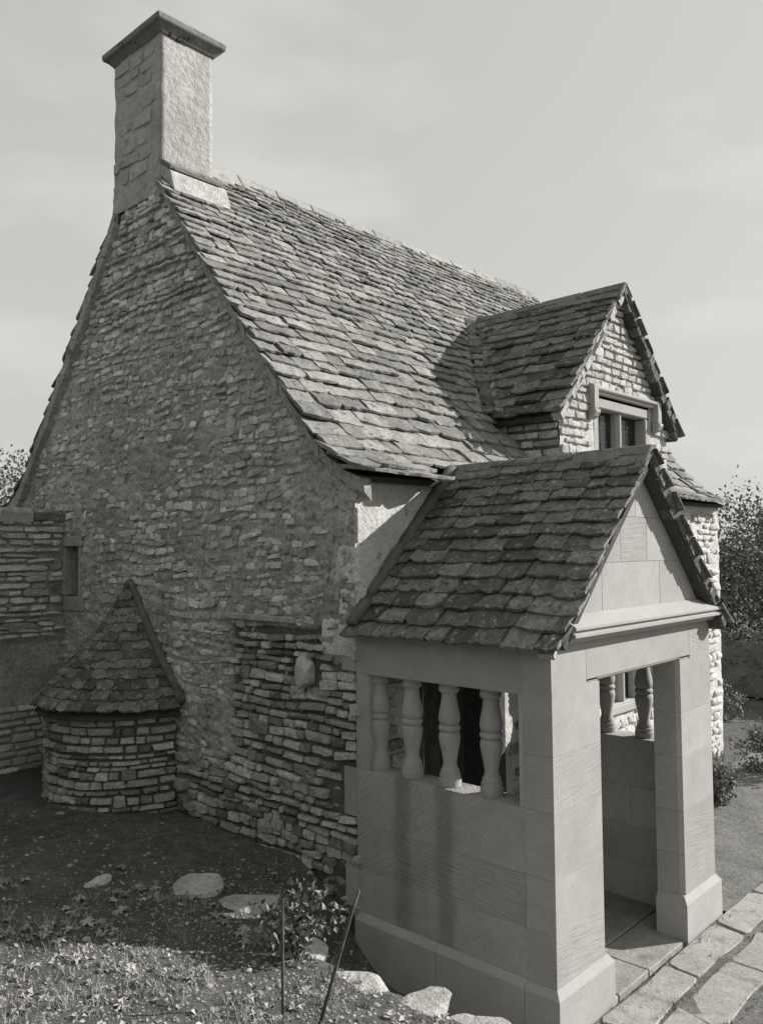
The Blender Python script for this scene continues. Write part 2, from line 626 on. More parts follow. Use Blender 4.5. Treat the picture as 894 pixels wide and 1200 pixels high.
def roof_sheet(prof, O, Rv, Uv, run0, run1, thick, drop=.03, s0=.02, s1=None):
    mb = MB()
    pts = [prof.at(d) for d in lin(s0, s1 or prof.len, .12)]
    poly = []
    for i, p in enumerate(pts):
        d = (pts[min(i + 1, len(pts) - 1)] - pts[max(i - 1, 0)]).normalized()
        nrm = Vector((-d.y, d.x))
        poly.append((p - nrm * drop, p - nrm * (drop + thick)))
    for run in (run0, run1):
        for a, b in poly:
            for q in (a, b):
                mb.v.append(tuple(O + Rv * run + Uv * q.x + Z * q.y))
    n = len(poly)
    for i in range(n - 1):
        a, b, c, d = 2 * i, 2 * i + 1, 2 * i + 3, 2 * i + 2
        o = 2 * n
        mb.f += [(a, d, d + o, a + o), (b, b + o, c + o, c), (a, b, c, d), (a + o, d + o, c + o, b + o)]
    mb.f += [(0, 2 * n, 2 * n + 1, 1), (2 * n - 2, 2 * n - 1, 4 * n - 1, 4 * n - 2)]
    mb.t = [0] * len(mb.f)
    return mb

# ------------------------------------------------------------------ ground
def terrain(x, y):
    bank = .47 + .035 * min(3, max(-.5, y)) + .185 * max(0, min(4.2, -x)) * (1 - .75 * sstep(.8, 2.6, y))
    low = -.05
    t = sstep(-.02, .12, x)                        # under the house
    kx = sstep(-.5, .1, y)
    ditch = sstep(-1.16 + .55 * kx, -1.05 + .85 * kx, x) * sstep(.62, -.40, y)
    front = sstep(-1.16, -1.05, x) * sstep(-1.4, -1.7, y)
    k = max(t, ditch, front)
    h = bank * (1 - k) + (low - .06 * ditch * (1 - front) * (1 - t)) * k
    far = max(abs(x), abs(y))
    if far < 7 and k < .5:
        h += .022 * fbm(x, y, 0, 2.2, 5) + .03 * fbm(x, y, 4, .8, 3)
    return h

def axis(a, b, step, far):
    v = lin(a, b, step)
    lo, hi, d = [], [], step
    x = a
    while x > -far:
        d *= 1.35
        x -= d
        lo.append(x)
    d, x = step, b
    while x < far:
        d *= 1.35
        x += d
        hi.append(x)
    return lo[::-1] + v + hi

gx, gy = axis(-3.4, .3, .035, 2500), axis(-3.2, 4.4, .045, 2500)
g = grid(lambda u, v: (u, v, terrain(u, v)), gx, gy)
ground = g.build('ground', 'soil', smooth=True, fix=False)
tag(ground, kind='structure')

# ------------------------------------------------------------------ the cottage
cottage = empty('cottage', (3.3, 2.8, 0), 'old rubble stone cottage with steep stone slate roof, tall chimney and gabled dormer', 'cottage')

def roofline(y):
    return main_z(y) - .045

def in_patch(y, z):
    return (-.05 < y < 1.42 and z < 2.24 - .02) or (y < 1.15 and z < 1.45) or (y < 2.2 and z < .62 + .42 * (1 - sstep(.9, 2.2, y)) + .25)

SLIT = (4.0, 4.31, 2.34, 2.86)

def gable_x(y, z):
    p = 1.0 if in_patch(y, z) else 0.0
    rough_ = .010 * fbm(0, y, z, 3.0, 3) + .017 * fbm(1, y * .7, z * 1.3, 10.0, 4) + .016 * fbm(3, y * .8, z * 1.2, 22, 3)
    low = sstep(4.4, 5.4, z)
    return -.008 + rough_ + .035 * p + .012 * low

def keep_gable(y, z):
    if 2.45 < y < 3.40 and z > 6.24:
        return False
    if z > roofline(y) + .02:
        return False
    if SLIT[0] < y < SLIT[1] and SLIT[2] < z < SLIT[3]:
        return False
    return True

ys, zs = lin(-.005, HOUSE_D, .02), lin(0.0, 6.62, .02)
gw = grid(lambda y, z: (gable_x(y, z), y, min(z, roofline(y) + .01)), ys[::-1], zs, keep_gable)
gable = gw.build('gable_wall', 'mortar_old', cottage, smooth=True, fix=False)
# dark bedding of the rebuilt patch, seen in its open joints
pb = grid(lambda y, z: (.022 + .008 * fbm(3, y, z, 12, 3), y, z), lin(0.02, 2.2, .05)[::-1], lin(.0, 2.2, .05), lambda y, z: in_patch(y, z))
pb.v = [(x - .004, y, z) for x, y, z in pb.v]
pb.build('open_joints', 'mortar_dark', gable, smooth=True, fix=False)

def put_gable(proud, rot=.05, dep=.03):
    def f(y, z, w, h):
        a = random.gauss(0, rot)
        A = (-Y * math.cos(a) + Z * math.sin(a))
        B = Z * math.cos(a) + Y * math.sin(a)
        tl = random.gauss(0, .07)
        Nn = (-X + A * tl + B * random.gauss(0, .07)).normalized()
        return frame(Vector((.0 - proud(y, z), y, z)), A, B, Nn, w, h, dep * random.uniform(.8, 1.2))
    return f

def in_gable(y, z, w, h):
    if y - w / 2 < -.01 or z + h / 2 > roofline(y - w * .35) - .02 or z + h / 2 > roofline(y + w * .35) - .02 or y > 5.0:
        return False
    if in_patch(y, z) or in_patch(y - w * .4, z):
        return False
    if y < .32 and 2.2 < z < 3.3:          # quoins
        return False
    if SLIT[0] - .1 < y < SLIT[1] + .12 and SLIT[2] - .18 < z < SLIT[3] + .14:
        return False
    if z > 6.20 and 2.4 < y < 3.4:
        return False
    if y > 4.36 and z < 3.1:
        return False
    if (y - 2.97) ** 2 < .55 and z < 2.3 - abs(y - 2.97):
        return False
    return True

def proud_old(y, z):
    return random.uniform(-.016, .004) - .003 + .008 * fbm(5, y, z, 1.2, 3) + .010 * sstep(4.5, 5.2, z)

def in_plaster(y, z):
    return fbm(9, y * 1.0, z * 1.2, .8, 3) > .16 and z < 4.9

st = courses(0, 5.0, .5, 6.4, (.036, .085), (.06, .19), lambda y, z, w, h: in_gable(y, z, w, h) and not (in_plaster(y, z) and random.random() < .6),
             put_gable(proud_old, .09, .028), gap=.006, wob=.08, drop=.02)
def in_rebuilt(y, z, w, h):
    return in_patch(y, z) and in_patch(min(y + w * .42, 1.41), z) and y - w / 2 > -.01 and z > (.42 if y > .8 else .02) and z + h / 2 < 2.22 and not ((y - .51) ** 2 + (z - 1.89) ** 2 < .017) \
        and not (y - w / 2 < .15 and (z > 1.92 or .91 < z < 1.28 or z < .62))
pst = courses(0.0, 2.2, .02, 2.24, (.042, .098), (.08, .24), in_rebuilt, put_gable(lambda y, z: random.uniform(-.016, .006), .03, .030), gap=.012, wob=.045, flush=True)
for k, s_ in enumerate((st, pst)):
    pieces('stone', gable, s_, (ROUND_STONES, SQUARE_STONES)[k], ('rubble', 'rubble_clean')[k], (150, 150)[k])

# quoins at the front corner: alternate long and short, seen on both faces
zq = 3.28
for i, (h, w) in enumerate(((.16, .14), (.28, .30), (.30, .20), (.22, .17), (.30, .33))):
    z0 = zq - h
    mb = MB()
    lo = gx_ = -.006 - .006 * random.random()
    w2 = (.13, .05, .03, .22, .06)[i]
    mb.box((lo, -.010 - .01 * random.random(), z0 + .008), (max(w2, .05), w, zq - .008))
    mb.v = [(x_ + random.uniform(-.006, .006), y_ + (random.uniform(-.03, .03) if y_ > .1 else 0), z_ + random.uniform(-.012, .012)) for x_, y_, z_ in mb.v]
    q = mb.build('quoin', 'rubble', gable, bevel=.018)
    zq = z0
# lintel slab over the rebuilt patch, projecting corbel stone, slit window dressings
MB().box((-.045, .62, 2.245), (.1, 1.50, 2.295)).build('lintel', 'quoin', gable, bevel=.008)
cb = rock(77, 16, 22, 14)
link('corbel_stone', cb.mesh('corbel_stone'), 'quoin', gable, frame(Vector((.0, .51, 1.89)), -Y, Z, -X, .21, .31, .20))
y0, y1, z0, z1 = SLIT
for (ya, yb, za, zb) in ((y0 - .05, y1 + .05, z1, z1 + .11), (y1, y1 + .055, z0, z1), (y0 - .03, y0, z0, z1), (y0 - .09, y1 + .05, z0 - .15, z0)):
    MB().box((-.03, ya, za + .003), (.22, yb, zb - .003)).build('window_dressing', 'quoin', gable, bevel=.008)
MB().box((.10, y0 - .02, z0 - .02), (.14, y1 + .02, z1 + .02)).build('shutter', 'wood_grey', gable)

# front wall (faces -Y): limewashed rubble, door opening inside the porch, ground floor window
DOOR = (.70, 1.68, 0.0, 1.95)
WIN = (3.72, 4.62, 1.18, 1.95)

def keep_front(x, z):
    for a in (DOOR, WIN):
        if a[0] < x < a[1] and a[2] < z < a[3]:
            return False
    return True
fwl = grid(lambda x, z: (x, -.004 - .012 * fbm(x, 2, z, 4, 3) - .008 * fbm(x, 5, z, 16, 3), z), lin(0.0, HOUSE_L, .04), lin(-.1, 3.34, .04), keep_front)
front = fwl.build('front_wall', 'limewash', cottage, smooth=True, fix=False)
def put_front(x, z, w, h):
    return frame(Vector((x, -.012 + random.uniform(-.008, .01), z)), (X + Z * random.gauss(0, .04)).normalized(), Z, -Y, w, h, .022)
fst = courses(2.35, HOUSE_L - .02, .05, 3.1, (.07, .12), (.12, .28),
              lambda x, z, w, h: x + w / 2 < HOUSE_L and all(not (a[0] - w / 2 - .05 < x < a[1] + w / 2 + .05 and a[2] - .1 < z < a[3] + .12) for a in (DOOR, WIN))
              and not (-.2 < x < PW + .1 and z < 2.3), put_front, gap=.012, drop=.25)
pieces('stone', front, fst, ROUND_STONES, 'limewash', 120, smooth=True)
ist = courses(.2, 2.1, .05, 2.2, (.08, .12), (.14, .28), lambda x, z, w, h: not (DOOR[0] - .16 < x + w / 2 and x - w / 2 < DOOR[1] + .16), put_front, gap=.012)
pieces('stone', front, ist, SQUARE_STONES, 'rubble_clean', 60)
# wooden door with planks in its stone frame
db = MB().box((DOOR[0], .36, 0), (DOOR[1], .39, DOOR[3])).build('door', 'wood_dark', cottage)
for i in range(6):
    w = (DOOR[1] - DOOR[0]) / 6
    MB().box((DOOR[0] + i * w + .004, .34, .02), (DOOR[0] + (i + 1) * w - .004, .358, DOOR[3] - .01)).build('plank', 'wood_dark', db)
for a, b in (((DOOR[0] - .1, -.03, 0), (DOOR[0], .42, DOOR[3])), ((DOOR[1], -.03, 0), (DOOR[1] + .1, .42, DOOR[3])), ((DOOR[0] - .1, -.03, DOOR[3] + .003), (DOOR[1] + .1, .42, DOOR[3] + .2))):
    MB().box(a, b).build('door_frame', 'wood_dark', db, bevel=.01)

def mullion_window(name, x0, x1, z0, z1, lights, yf, parent, m='ashlar_plain'):
    """stone frame with mullions, leaded panes set back"""
    fr = MB().box((x0, yf, z1 - .11), (x1, yf + .2, z1)).build(name, m, parent, bevel=.012)
    MB().box((x0 - .03, yf - .03, z0), (x1 + .03, yf + .2, z0 + .09)).build('sill', m, fr, bevel=.01)
    for xa in (x0, x1 - .11):
        MB().box((xa, yf + .001, z0 + .093), (xa + .11, yf + .2, z1 - .113)).build('jamb', m, fr, bevel=.012)
    lw = (x1 - x0 - .22 - .09 * (lights - 1)) / lights
    for k in range(lights):
        xa = x0 + .11 + k * (lw + .09)
        if k:
            MB().prism([(xa - .09, yf + .07), (xa - .06, yf + .03), (xa - .03, yf + .03), (xa, yf + .07), (xa, yf + .2), (xa - .09, yf + .2)], lambda p, q, t: (p, q, t), z0 + .093, z1 - .113).build('mullion', m, fr)
        nz = max(2, int((z1 - z0 - .2) / .14))
        hz = (z1 - z0 - .20) / nz
        pw = lw / 2
        for j in range(nz):
            for i in range(2):
                c = MB().box((xa + i * pw + .006, yf + .12 + random.uniform(0, .004), z0 + .095 + j * hz + .006), (xa + (i + 1) * pw - .006, yf + .126, z0 + .095 + (j + 1) * hz - .006))
                c.build('pane', 'glass', fr)
        lb = MB()
        lb.box((xa, yf + .127, z0 + .09), (xa + lw, yf + .15, z1 - .11))
        lb.build('lead_lattice', 'lead', fr)
    return fr
mullion_window('ground_floor_window', WIN[0] - .1, WIN[1] + .1, WIN[2] - .1, WIN[3] + .1, 3, -.02, cottage)

# far gable and back wall close the volume
MB().box((HOUSE_L - .3, .03, -.1), (HOUSE_L - .004, HOUSE_D, 3.2)).build('end_wall', 'limewash', cottage)
MB().prism([(.03, 3.2), (HOUSE_D, 3.2), (RIDGE_Y, 6.5)], lambda p, q, t: (t, p, q), HOUSE_L - .3, HOUSE_L - .01).build('end_gable', 'limewash', cottage)
MB().box((.05, HOUSE_D - .3, -.1), (HOUSE_L - .31, HOUSE_D - .01, 3.25)).build('back_wall', 'mortar_old', cottage)

# ---- main roof
OV = -.075
S_CH = PF.len - .52               # the stack stands above this line
rs = roof_sheet(PF, Vector((0, 0, 0)), X, Y, OV + .04, HOUSE_L + .08, .045, s0=.17, s1=S_CH)
r2_ = roof_sheet(PF, Vector((0, 0, 0)), X, Y, .55, HOUSE_L + .08, .045, s0=S_CH)
rs.add(r2_.v, r2_.f)
roof = rs.build('roof', 'roof_wood', cottage)
rb = roof_sheet(PF, Vector((0, 2 * RIDGE_Y, 0)), -X, -Y, -(HOUSE_L + .08), -(OV + .04), .05, s1=S_CH - .18)
r2_ = roof_sheet(PF, Vector((0, 2 * RIDGE_Y, 0)), -X, -Y, -(HOUSE_L + .08), -.55, .05, s0=S_CH - .18)
rb.add(r2_.v, r2_.f)
rb.build('rear_roof_slope', 'roof_wood', cottage)

# dormer roof profile (h measured from its left eave inwards)
DE_X, DE_Z, DR_Z = DX0 - .16, 4.06, 5.56
DP = Profile([(0, DE_Z), (.25, DE_Z + .27), (.7, DE_Z + .79), (DAX - DE_X, DR_Z)])

def dormer_z(x):
    return DP.z(min(x, 2 * DAX - x) - DE_X)

def cull_main(p):
    if DE_X - .02 < p.x < 2 * DAX - DE_X + .02 and p.z < dormer_z(p.x) - .0 and main_z(p.y) > DE_Z - .15:
        return True
    if DX0 - .0 < p.x < DX1 and main_z(p.y) < DE_Z + .3:
        return True
    if p.x < .60 and p.y > 2.40:
        return True
    if abs(p.x - PAX) < .17 and p.y < .05:
        return True
    return False
ms = slate_roof(PF, Vector((0, 0, 0)), X, Y, OV, HOUSE_L + .10, .180, .076, .30, .17, .024, cull_main)
pieces('roof_slate', roof, ms, SLATES, 'slate', 290)
bs = slate_roof(PF, Vector((0, 2 * RIDGE_Y, 0)), -X, -Y, -.45, -OV - .01, .215, .095, .33, .19, .030, lambda p: p.y < 3.36)
bo = MB()
for M_ in bs:
    u = random.choice(SLATES)
    bo.add([M_ @ Vector(p) for p in u.v], u.f, random.uniform(.01, .99))
tag(bo.build('roof_slate', 'slate_dark', roof, fix=False), kind='stuff')
# mortar bedding under both verges of the gable
for side in (0, 1):
    mb = MB()
    for d in lin(.10, PF.len - (.62 if not side else .78), .09):
        p = PF.at(d)
        q = PF.at(d + .10)
        yy, zz = p.x, p.y - .035
        y2, z2 = q.x, q.y - .035
        if side:
            yy, y2 = 2 * RIDGE_Y - yy, 2 * RIDGE_Y - y2
        o = (-.052, -.082)[side] + random.uniform(-.006, .006)
        j = random.uniform(-.012, .012) - .02 * side
        mb.add([(o, yy, zz), (o, y2, z2), (.02, y2, z2), (.02, yy, zz), (o + .012, yy, zz - .10 + j), (o + .012, y2, z2 - .10 + j), (.03, y2, z2 - .16), (.03, yy, zz - .16)],
               [(0, 1, 2, 3), (4, 7, 6, 5), (0, 4, 5, 1), (2, 6, 7, 3), (0, 3, 7, 4), (1, 5, 6, 2)])
    mb.build('verge_mortar', 'mortar_old', roof)

def ridge_stones(name, parent, p0, p1, side, half, drop_, thick, n, m, lift=.03, sag=0):
    """inverted V stones along p0 -> p1; half width, drop at the foot"""
    p0, p1 = Vector(p0), Vector(p1)
    for i in range(n):
        a, b = p0.lerp(p1, i / n), p0.lerp(p1, (i + 1) / n)
        d = (b - a).normalized()
        a = a + d * .004
        b = b - d * .004
        dz = random.uniform(-.004, .004)
        sg = lambda t: -sag * math.sin(math.pi * t)
        poly = [(-half, -drop_), (-.02, lift), (.02, lift), (half, -drop_), (half - thick * .4, -drop_ - thick), (0, lift - thick * 1.3), (-half + thick * .4, -drop_ - thick)]
        def f(p, q, t, a=a, b=b, i=i):
            c = a.lerp(b, t)
            return tuple(c + side * p + Z * (q + dz + sg((i + t) / n)))
        MB().prism(poly, f, 0, 1).build(name, m, parent, bevel=.008)
ridge_stones('ridge_stone', roof, (.575, RIDGE_Y, 6.72), (HOUSE_L + .12, RIDGE_Y, 6.72), Y, .15, .155, .045, 12, 'ridge', lift=.05, sag=.03)

# ---- chimney
CH = (0.0, .567, 2.49, 3.333)
def chimney_side(fn, us, zs_):
    return grid(fn, us, zs_)
chm = MB()
def ch_off(u, v, k):
    return .012 * fbm(u, v, k, 4, 4) + .006 * fbm(u, v, k + 9, 18, 3)
zc = lin(5.5, 7.72, .04)
for g_ in (grid(lambda u, v: (CH[0] - .012 - ch_off(u, v, 1) - .012 * sstep(6.5, 6.1, v), u, v), lin(CH[2], CH[3], .04)[::-1], lin(6.14, 7.72, .04)),
           grid(lambda u, v: (u, CH[2] - ch_off(u, v, 2), v), lin(CH[0], CH[1], .04), zc),
           grid(lambda u, v: (CH[1] + ch_off(u, v, 3), u, v), lin(CH[2], CH[3], .04), zc),
           grid(lambda u, v: (u, CH[3] + ch_off(u, v, 4) + .02 * sstep(6.6, 6.2, v), v), lin(CH[0], CH[1], .04)[::-1], zc)):
    # pull the vertical edges together so the four faces close
    chm.add(g_.v, g_.f)
import bmesh
chim = chm.build('chimney', 'chimney_render', cottage, smooth=False)
bm = bmesh.new()
bm.from_mesh(chim.data)
bmesh.ops.remove_doubles(bm, verts=bm.verts, dist=.03)
bmesh.ops.recalc_face_normals(bm, faces=bm.faces)
for f_ in bm.faces:
    f_.smooth = True
bm.to_mesh(chim.data)
bm.free()
cst = courses(CH[2], CH[3], 6.2, 7.62, (.10, .24), (.16, .36), lambda y, z, w, h: CH[2] + w / 2 - .02 < y < CH[3] - w / 2 + .02,
              lambda y, z, w, h: frame(Vector((CH[0] - .012 + random.uniform(-.006, .003), y, z)), (-Y + Z * random.gauss(0, .03)).normalized(), Z, -X, w, h, .009), gap=.02)
pieces('chimney_stone', chim, cst, SQUARE_STONES, 'chimney_stone', 90)
cap = MB()
def capring(o, z):
    return [(CH[0] - o, CH[2] - o, z), (CH[1] + o, CH[2] - o, z), (CH[1] + o, CH[3] + o, z), (CH[0] - o, CH[3] + o, z)]
levels = [(-.02, 7.66), (.014, 7.665), (.035, 7.69), (.065, 7.725), (.098, 7.742), (.102, 7.795), (.06, 7.83), (-.05, 7.86)]
for o_, z_ in levels:
    cap.v += capring(o_, z_)
for i in range(len(levels) - 1):
    for k in range(4):
        cap.f.append((4 * i + k, 4 * i + (k + 1) % 4, 4 * i + 4 + (k + 1) % 4, 4 * i + 4 + k))
cap.f.append((len(cap.v) - 4, len(cap.v) - 3, len(cap.v) - 2, len(cap.v) - 1))
cap.t = [0] * len(cap.f)
cap.build('chimney_cap', 'ridge_dark', chim, bevel=.008)
# weathering slab and mortar skirt where the stack meets the slates
MB().prism([(2.50, 6.47), (2.33, 6.36), (2.34, 6.315), (2.50, 6.42)], lambda p, q, t: (t, p, q), -.015, .585).build('drip_slab', 'ridge_dark', chim, bevel=.01)
MB().prism([(2.50, 6.42), (2.345, 6.31), (2.27, 6.09), (2.50, 6.30)], lambda p, q, t: (t, p, q), -.01, .64).build('mortar_skirt', 'verge_mortar', chim, bevel=.012)

# ---- dormer
dorm_holes = [(3.44, 4.72, 3.36, 4.36)]
def keep_dorm(x, z):
    if z > dormer_z(x) - .04:
        return False
    for a in dorm_holes:
        if a[0] < x < a[1] and a[2] < z < a[3]:
            return False
    return True
dw = grid(lambda x, z: (x, -.006 - .010 * fbm(x, 3, z, 5, 3), min(z, dormer_z(x) - .03)), lin(DX0, DX1, .04), lin(3.2, 5.56, .04), keep_dorm)
dormer = dw.build('dormer_wall', 'limewash', cottage, smooth=True, fix=False)
def put_dorm(x, z, w, h):
    return frame(Vector((x, -.014 + random.uniform(-.008, .008), z)), (X + Z * random.gauss(0, .03)).normalized(), Z, -Y, w, h, .024)
dst = courses(DX0, DX1, 3.22, 5.5, (.06, .11), (.10, .24),
              lambda x, z, w, h: x - w / 2 > DX0 - .02 and x + w / 2 < DX1 + .02 and z + h / 2 < min(dormer_z(x - w * .4), dormer_z(x + w * .4)) - .05
              and not (3.40 - w / 2 < x < 4.76 + w / 2 and 3.3 < z < 4.40) and not (3.28 < x < 4.9 and 4.33 < z < 4.44), put_dorm, gap=.014)
pieces('stone', dormer, dst, SQUARE_STONES, 'white_stone', 150)
# cheeks
for sx, xx in ((-1, DX0), (1, DX1)):
    ck = grid(lambda y, z: (xx + .004 * sx, y, z), (lin(-.004, 1.3, .1)[::-1] if sx < 0 else lin(-.004, 1.3, .1)), lin(3.2, 4.2, .1))
    co = ck.build('dormer_cheek', 'mortar_dark', cottage, fix=False)
    cs = courses(-.01, 1.2, 3.3, 4.14, (.075, .10), (.14, .24), lambda y, z, w, h: z > main_z(y) - .1 and y - w / 2 > -.03,
                 lambda y, z, w, h: frame(Vector((xx + sx * .004, y, z)), Y * sx, Z, X * sx, w, h, .026), gap=.018, flush=True)
    pieces('stone', co, cs, SQUARE_STONES, 'rubble_clean', 60)
mw_ = mullion_window('dormer_window', 3.44, 4.72, 3.36, 4.34, 2, -.01, cottage)
# hood mould with label stops
hood = MB()
prof_h = [(0, 0), (.075, -.035), (.075, -.06), (.05, -.075), (.035, -.10), (0, -.105)]
hood.prism(prof_h, lambda p, q, t: (t, -.012 - p, 4.46 + q), 3.33, 4.86)
hm = hood.build('hood_mould', 'ashlar_plain', mw_, bevel=.006)
for xa in (3.33, 4.775):
    MB().prism(prof_h[:1] + [(.078, -.03), (.078, -.27), (0, -.27)], lambda p, q, t: (t, -.012 - p, 4.465 + q), xa - .003, xa + .09).build('label_drop', 'ashlar_plain', hm, bevel=.006)
    MB().prism([(.0, -.27), (.085, -.27), (.10, -.30), (.06, -.36), (0, -.38)], lambda p, q, t: (t, -.012 - p, 4.465 + q), xa - .015, xa + .10).build('label_stop', 'ashlar_plain', hm, bevel=.012)
# dormer roof
D_IN = 2.3
def cull_dorm(p):
    return p.z < main_z(p.y) + .0 and p.y > .25
OL, ORr = Vector((DE_X, 0, 0)), Vector((2 * DAX - DE_X, 0, 0))
d1 = roof_sheet(DP, OL, -Y, X, -1.95, .10, .05)
droof = d1.build('dormer_roof', 'roof_wood', cottage)
roof_sheet(DP, ORr, Y, -X, -.10, 1.95, .05).build('dormer_roof_slope', 'roof_wood', cottage)
dsl = slate_roof(DP, OL, -Y, X, -2.0, .13, .17, .125, .30, .24, .026, cull_dorm)
dsr = slate_roof(DP, ORr, Y, -X, -.12, 2.0, .15, .11, .30, .24, .012, cull_dorm, lf=.4)
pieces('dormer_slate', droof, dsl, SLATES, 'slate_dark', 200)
tb = MB()
for M_ in dsr:
    u = random.choice(SLATES)
    tb.add([M_ @ Vector(p) for p in u.v], u.f, random.uniform(.01, .99))
tag(tb.build('dormer_slate', 'slate_dark', droof, fix=False), kind='stuff')
# small slates sweeping round the valley on the near side
vx = []
for z_ in lin(DE_Z + .05, DR_Z - .08, .105):
    h = float(np.interp(z_, [p.y for p in DP.p], [p.x for p in DP.p]))
    yy = float(np.interp(z_, [p.y for p in PF.p], [p.x for p in PF.p]))
    c = Vector((DE_X + h, yy, z_))
    dirv = Vector((-.72, -.42, 0))
    T = (Vector((.62, .62, 1.15))).normalized()
    Rr = Vector((.70, -.70, 0))
    for k in (-1, 0, 1):
        rr = (Vector((1, -.25, 0)), Vector((.7, -.7, 0)), Vector((.3, -1, 0)))[k + 1].normalized()
        tt = (T - rr * T.dot(rr)).normalized()
        nn = rr.cross(tt)
        tt = (tt - nn * random.uniform(.16, .42) + rr * random.gauss(0, .16)).normalized()
        rr = (rr - tt * rr.dot(tt)).normalized()
        nn = rr.cross(tt)
        vx.append(frame(c + Vector((-.035, -.035, .05)) + Rr * (k * .115) - tt * .06 + nn * .018, rr, tt, nn, random.uniform(.085, .15), random.uniform(.14, .2), .026))
random.shuffle(vx)
pieces('valley_slate', droof, vx[:22], SLATES, 'slate', 80)
pieces('valley_slate', droof, vx[22:], SLATES, 'slate_dark', 80)
ridge_stones('ridge_stone', droof, (DAX, -.15, DR_Z + .015), (DAX, 1.93, DR_Z + .005), X, .15, .15, .04, 4, 'ridge_dark')

def verge_band(name, parent, pts, yf, yb, th, m, lower=.03):
    """mortar bedding under the front verge slates: ragged band following pts (x, z)"""
    mb = MB()
    for (xa, za), (xb, zb) in zip(pts, pts[1:]):
        L_ = math.hypot(xb - xa, zb - za)
        n = max(1, int(L_ / .07))
        for i in range(n):
            p = (xa + (xb - xa) * i / n, za + (zb - za) * i / n)
            q = (xa + (xb - xa) * (i + 1) / n, za + (zb - za) * (i + 1) / n)
            t = th * random.uniform(.75, 1.35)
            o = random.uniform(-.012, .012)
            s_ = 1 if xb > xa else -1
            nx, nz = (zb - za) / L_ * s_, -(xb - xa) / L_ * s_
            v8 = [(p[0], yf + o, p[1]), (q[0], yf + o, q[1]), (q[0] + nx * t, yf + o + .006, q[1] + nz * t), (p[0] + nx * t, yf + o + .006, p[1] + nz * t)]
            v8 += [(x_, yb, z_) for x_, y_, z_ in v8]
            mb.add(v8, [(0, 1, 2, 3), (4, 7, 6, 5), (0, 4, 5, 1), (1, 5, 6, 2), (2, 6, 7, 3), (3, 7, 4, 0)])
    return mb.build(name, m, parent)
dpts = [(DE_X + DP.at(d).x, DP.at(d).y - .02) for d in lin(0.03, DP.len, .2)]
verge_band('verge_mortar', droof, dpts, -.11, .0, .07, 'verge_mortar')
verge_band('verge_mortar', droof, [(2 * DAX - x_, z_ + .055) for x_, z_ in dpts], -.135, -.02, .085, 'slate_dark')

# ------------------------------------------------------------------ bread oven bulging from the gable
OC, OR_, OE = 2.97, .78, .88
oven = empty('bread_oven', (-.4, OC, .5), 'low round rubble oven with conical stone slate roof against the gable', 'oven')
og = grid(lambda a, z: (-(OR_ - .03) * math.sin(a), OC + (OR_ - .03) * math.cos(a), z), lin(0, math.pi, .08), lin(.1, 1.42, .12))
ow = og.build('wall', 'mortar_dark', oven, smooth=True)
def put_oven(s_, z, w, h):
    a = s_ / OR_
    n_ = Vector((-math.sin(a), math.cos(a), 0))
    t_ = Vector((-math.cos(a), -math.sin(a), 0))
    t_ = -Vector((n_.y, -n_.x, 0))
    t_ = Z.cross(n_) * 1.0
    A = t_
    return frame(Vector((0, OC, z)) + n_ * (OR_ - .028 + random.uniform(-.008, .012)), A, Z, n_, w, h, .032)
ost = courses(0, math.pi * OR_, .36, 1.40, (.038, .088), (.08, .22), lambda s_, z, w, h: w / 2 < s_ < math.pi * OR_ - w / 2 + .03, put_oven, gap=.014, wob=.03, flush=True)
pieces('stone', ow, ost, SQUARE_STONES, 'rubble_clean', 300)
# loose footing stones in the angle with the gable
for i, (yy, zz, w, h) in enumerate(((2.10, 1.02, .14, .08), (2.07, .92, .12, .07), (2.12, .78, .16, .10), (2.05, .68, .12, .07), (1.97, .62, .14, .08))):
    link('footing_stone', SQUARE_STONES[i].mesh('footing_stone'), 'rubble_clean', ow, frame(Vector((-.03, yy, zz)), -Y, Z, -X, w, h, .05))
# conical roof
AZ, EZ = 2.46, 1.43
cone = grid(lambda a, t: (-OE * (1 - t) * math.sin(a) * .97, OC + .02 * t + OE * (1 - t) * math.cos(a) * .97, EZ + (AZ - EZ) * t - .05 + (-.05 * math.sin(math.pi * t))), lin(0, math.pi, .1), lin(0, .98, .1))
oroof = cone.build('roof', 'roof_wood', oven, smooth=True)
MB().add([(-OE * .96 * math.sin(a), OC + OE * .96 * math.cos(a), EZ - .055) for a in lin(0, math.pi, .15)] , [tuple(range(len(lin(0, math.pi, .15))))]).build('soffit', 'roof_wood', oroof)
osl = []
slant = math.hypot(OE, AZ - EZ)
d, row = 0.0, 0
while d < slant - .06:
    k = d / slant
    e = .125 - .055 * k
    rad = OE * (1 - k)
    a = random.uniform(0, .1) - .04
    while a < math.pi - .02 and rad > .05:
        w = random.uniform(.10, .21) * (1 - .35 * k)
        da = w / max(rad, .08)
        ac = a + da / 2
        a += da
        if ac > math.pi - .01:
            break
        n_ = Vector((-math.sin(ac), math.cos(ac), 0))
        tr = Z.cross(n_)
        slope = (-n_ * OE + Z * (AZ - EZ) + Z * .16 * math.cos(math.pi * k)* -1).normalized()
        dd = d + random.uniform(-.010, .010)
        kk = dd / slant
        base = Vector((0, OC + .02 * kk, 0)) + n_ * (OE * (1 - kk)) + Z * (EZ + (AZ - EZ) * kk - .05 * math.sin(math.pi * kk))
        nn = tr.cross(slope)
        sl2 = (slope - nn * .17).normalized()
        nn = tr.cross(sl2)
        osl.append(frame(base + nn * .022, (tr + sl2 * random.gauss(0, .03)).normalized(), sl2, nn, w * .98, e * 1.7, .022 * random.uniform(.8, 1.2)))
    d += e
    row += 1
pieces('oven_slate', oroof, osl, SLATES, 'slate_dark', 300)
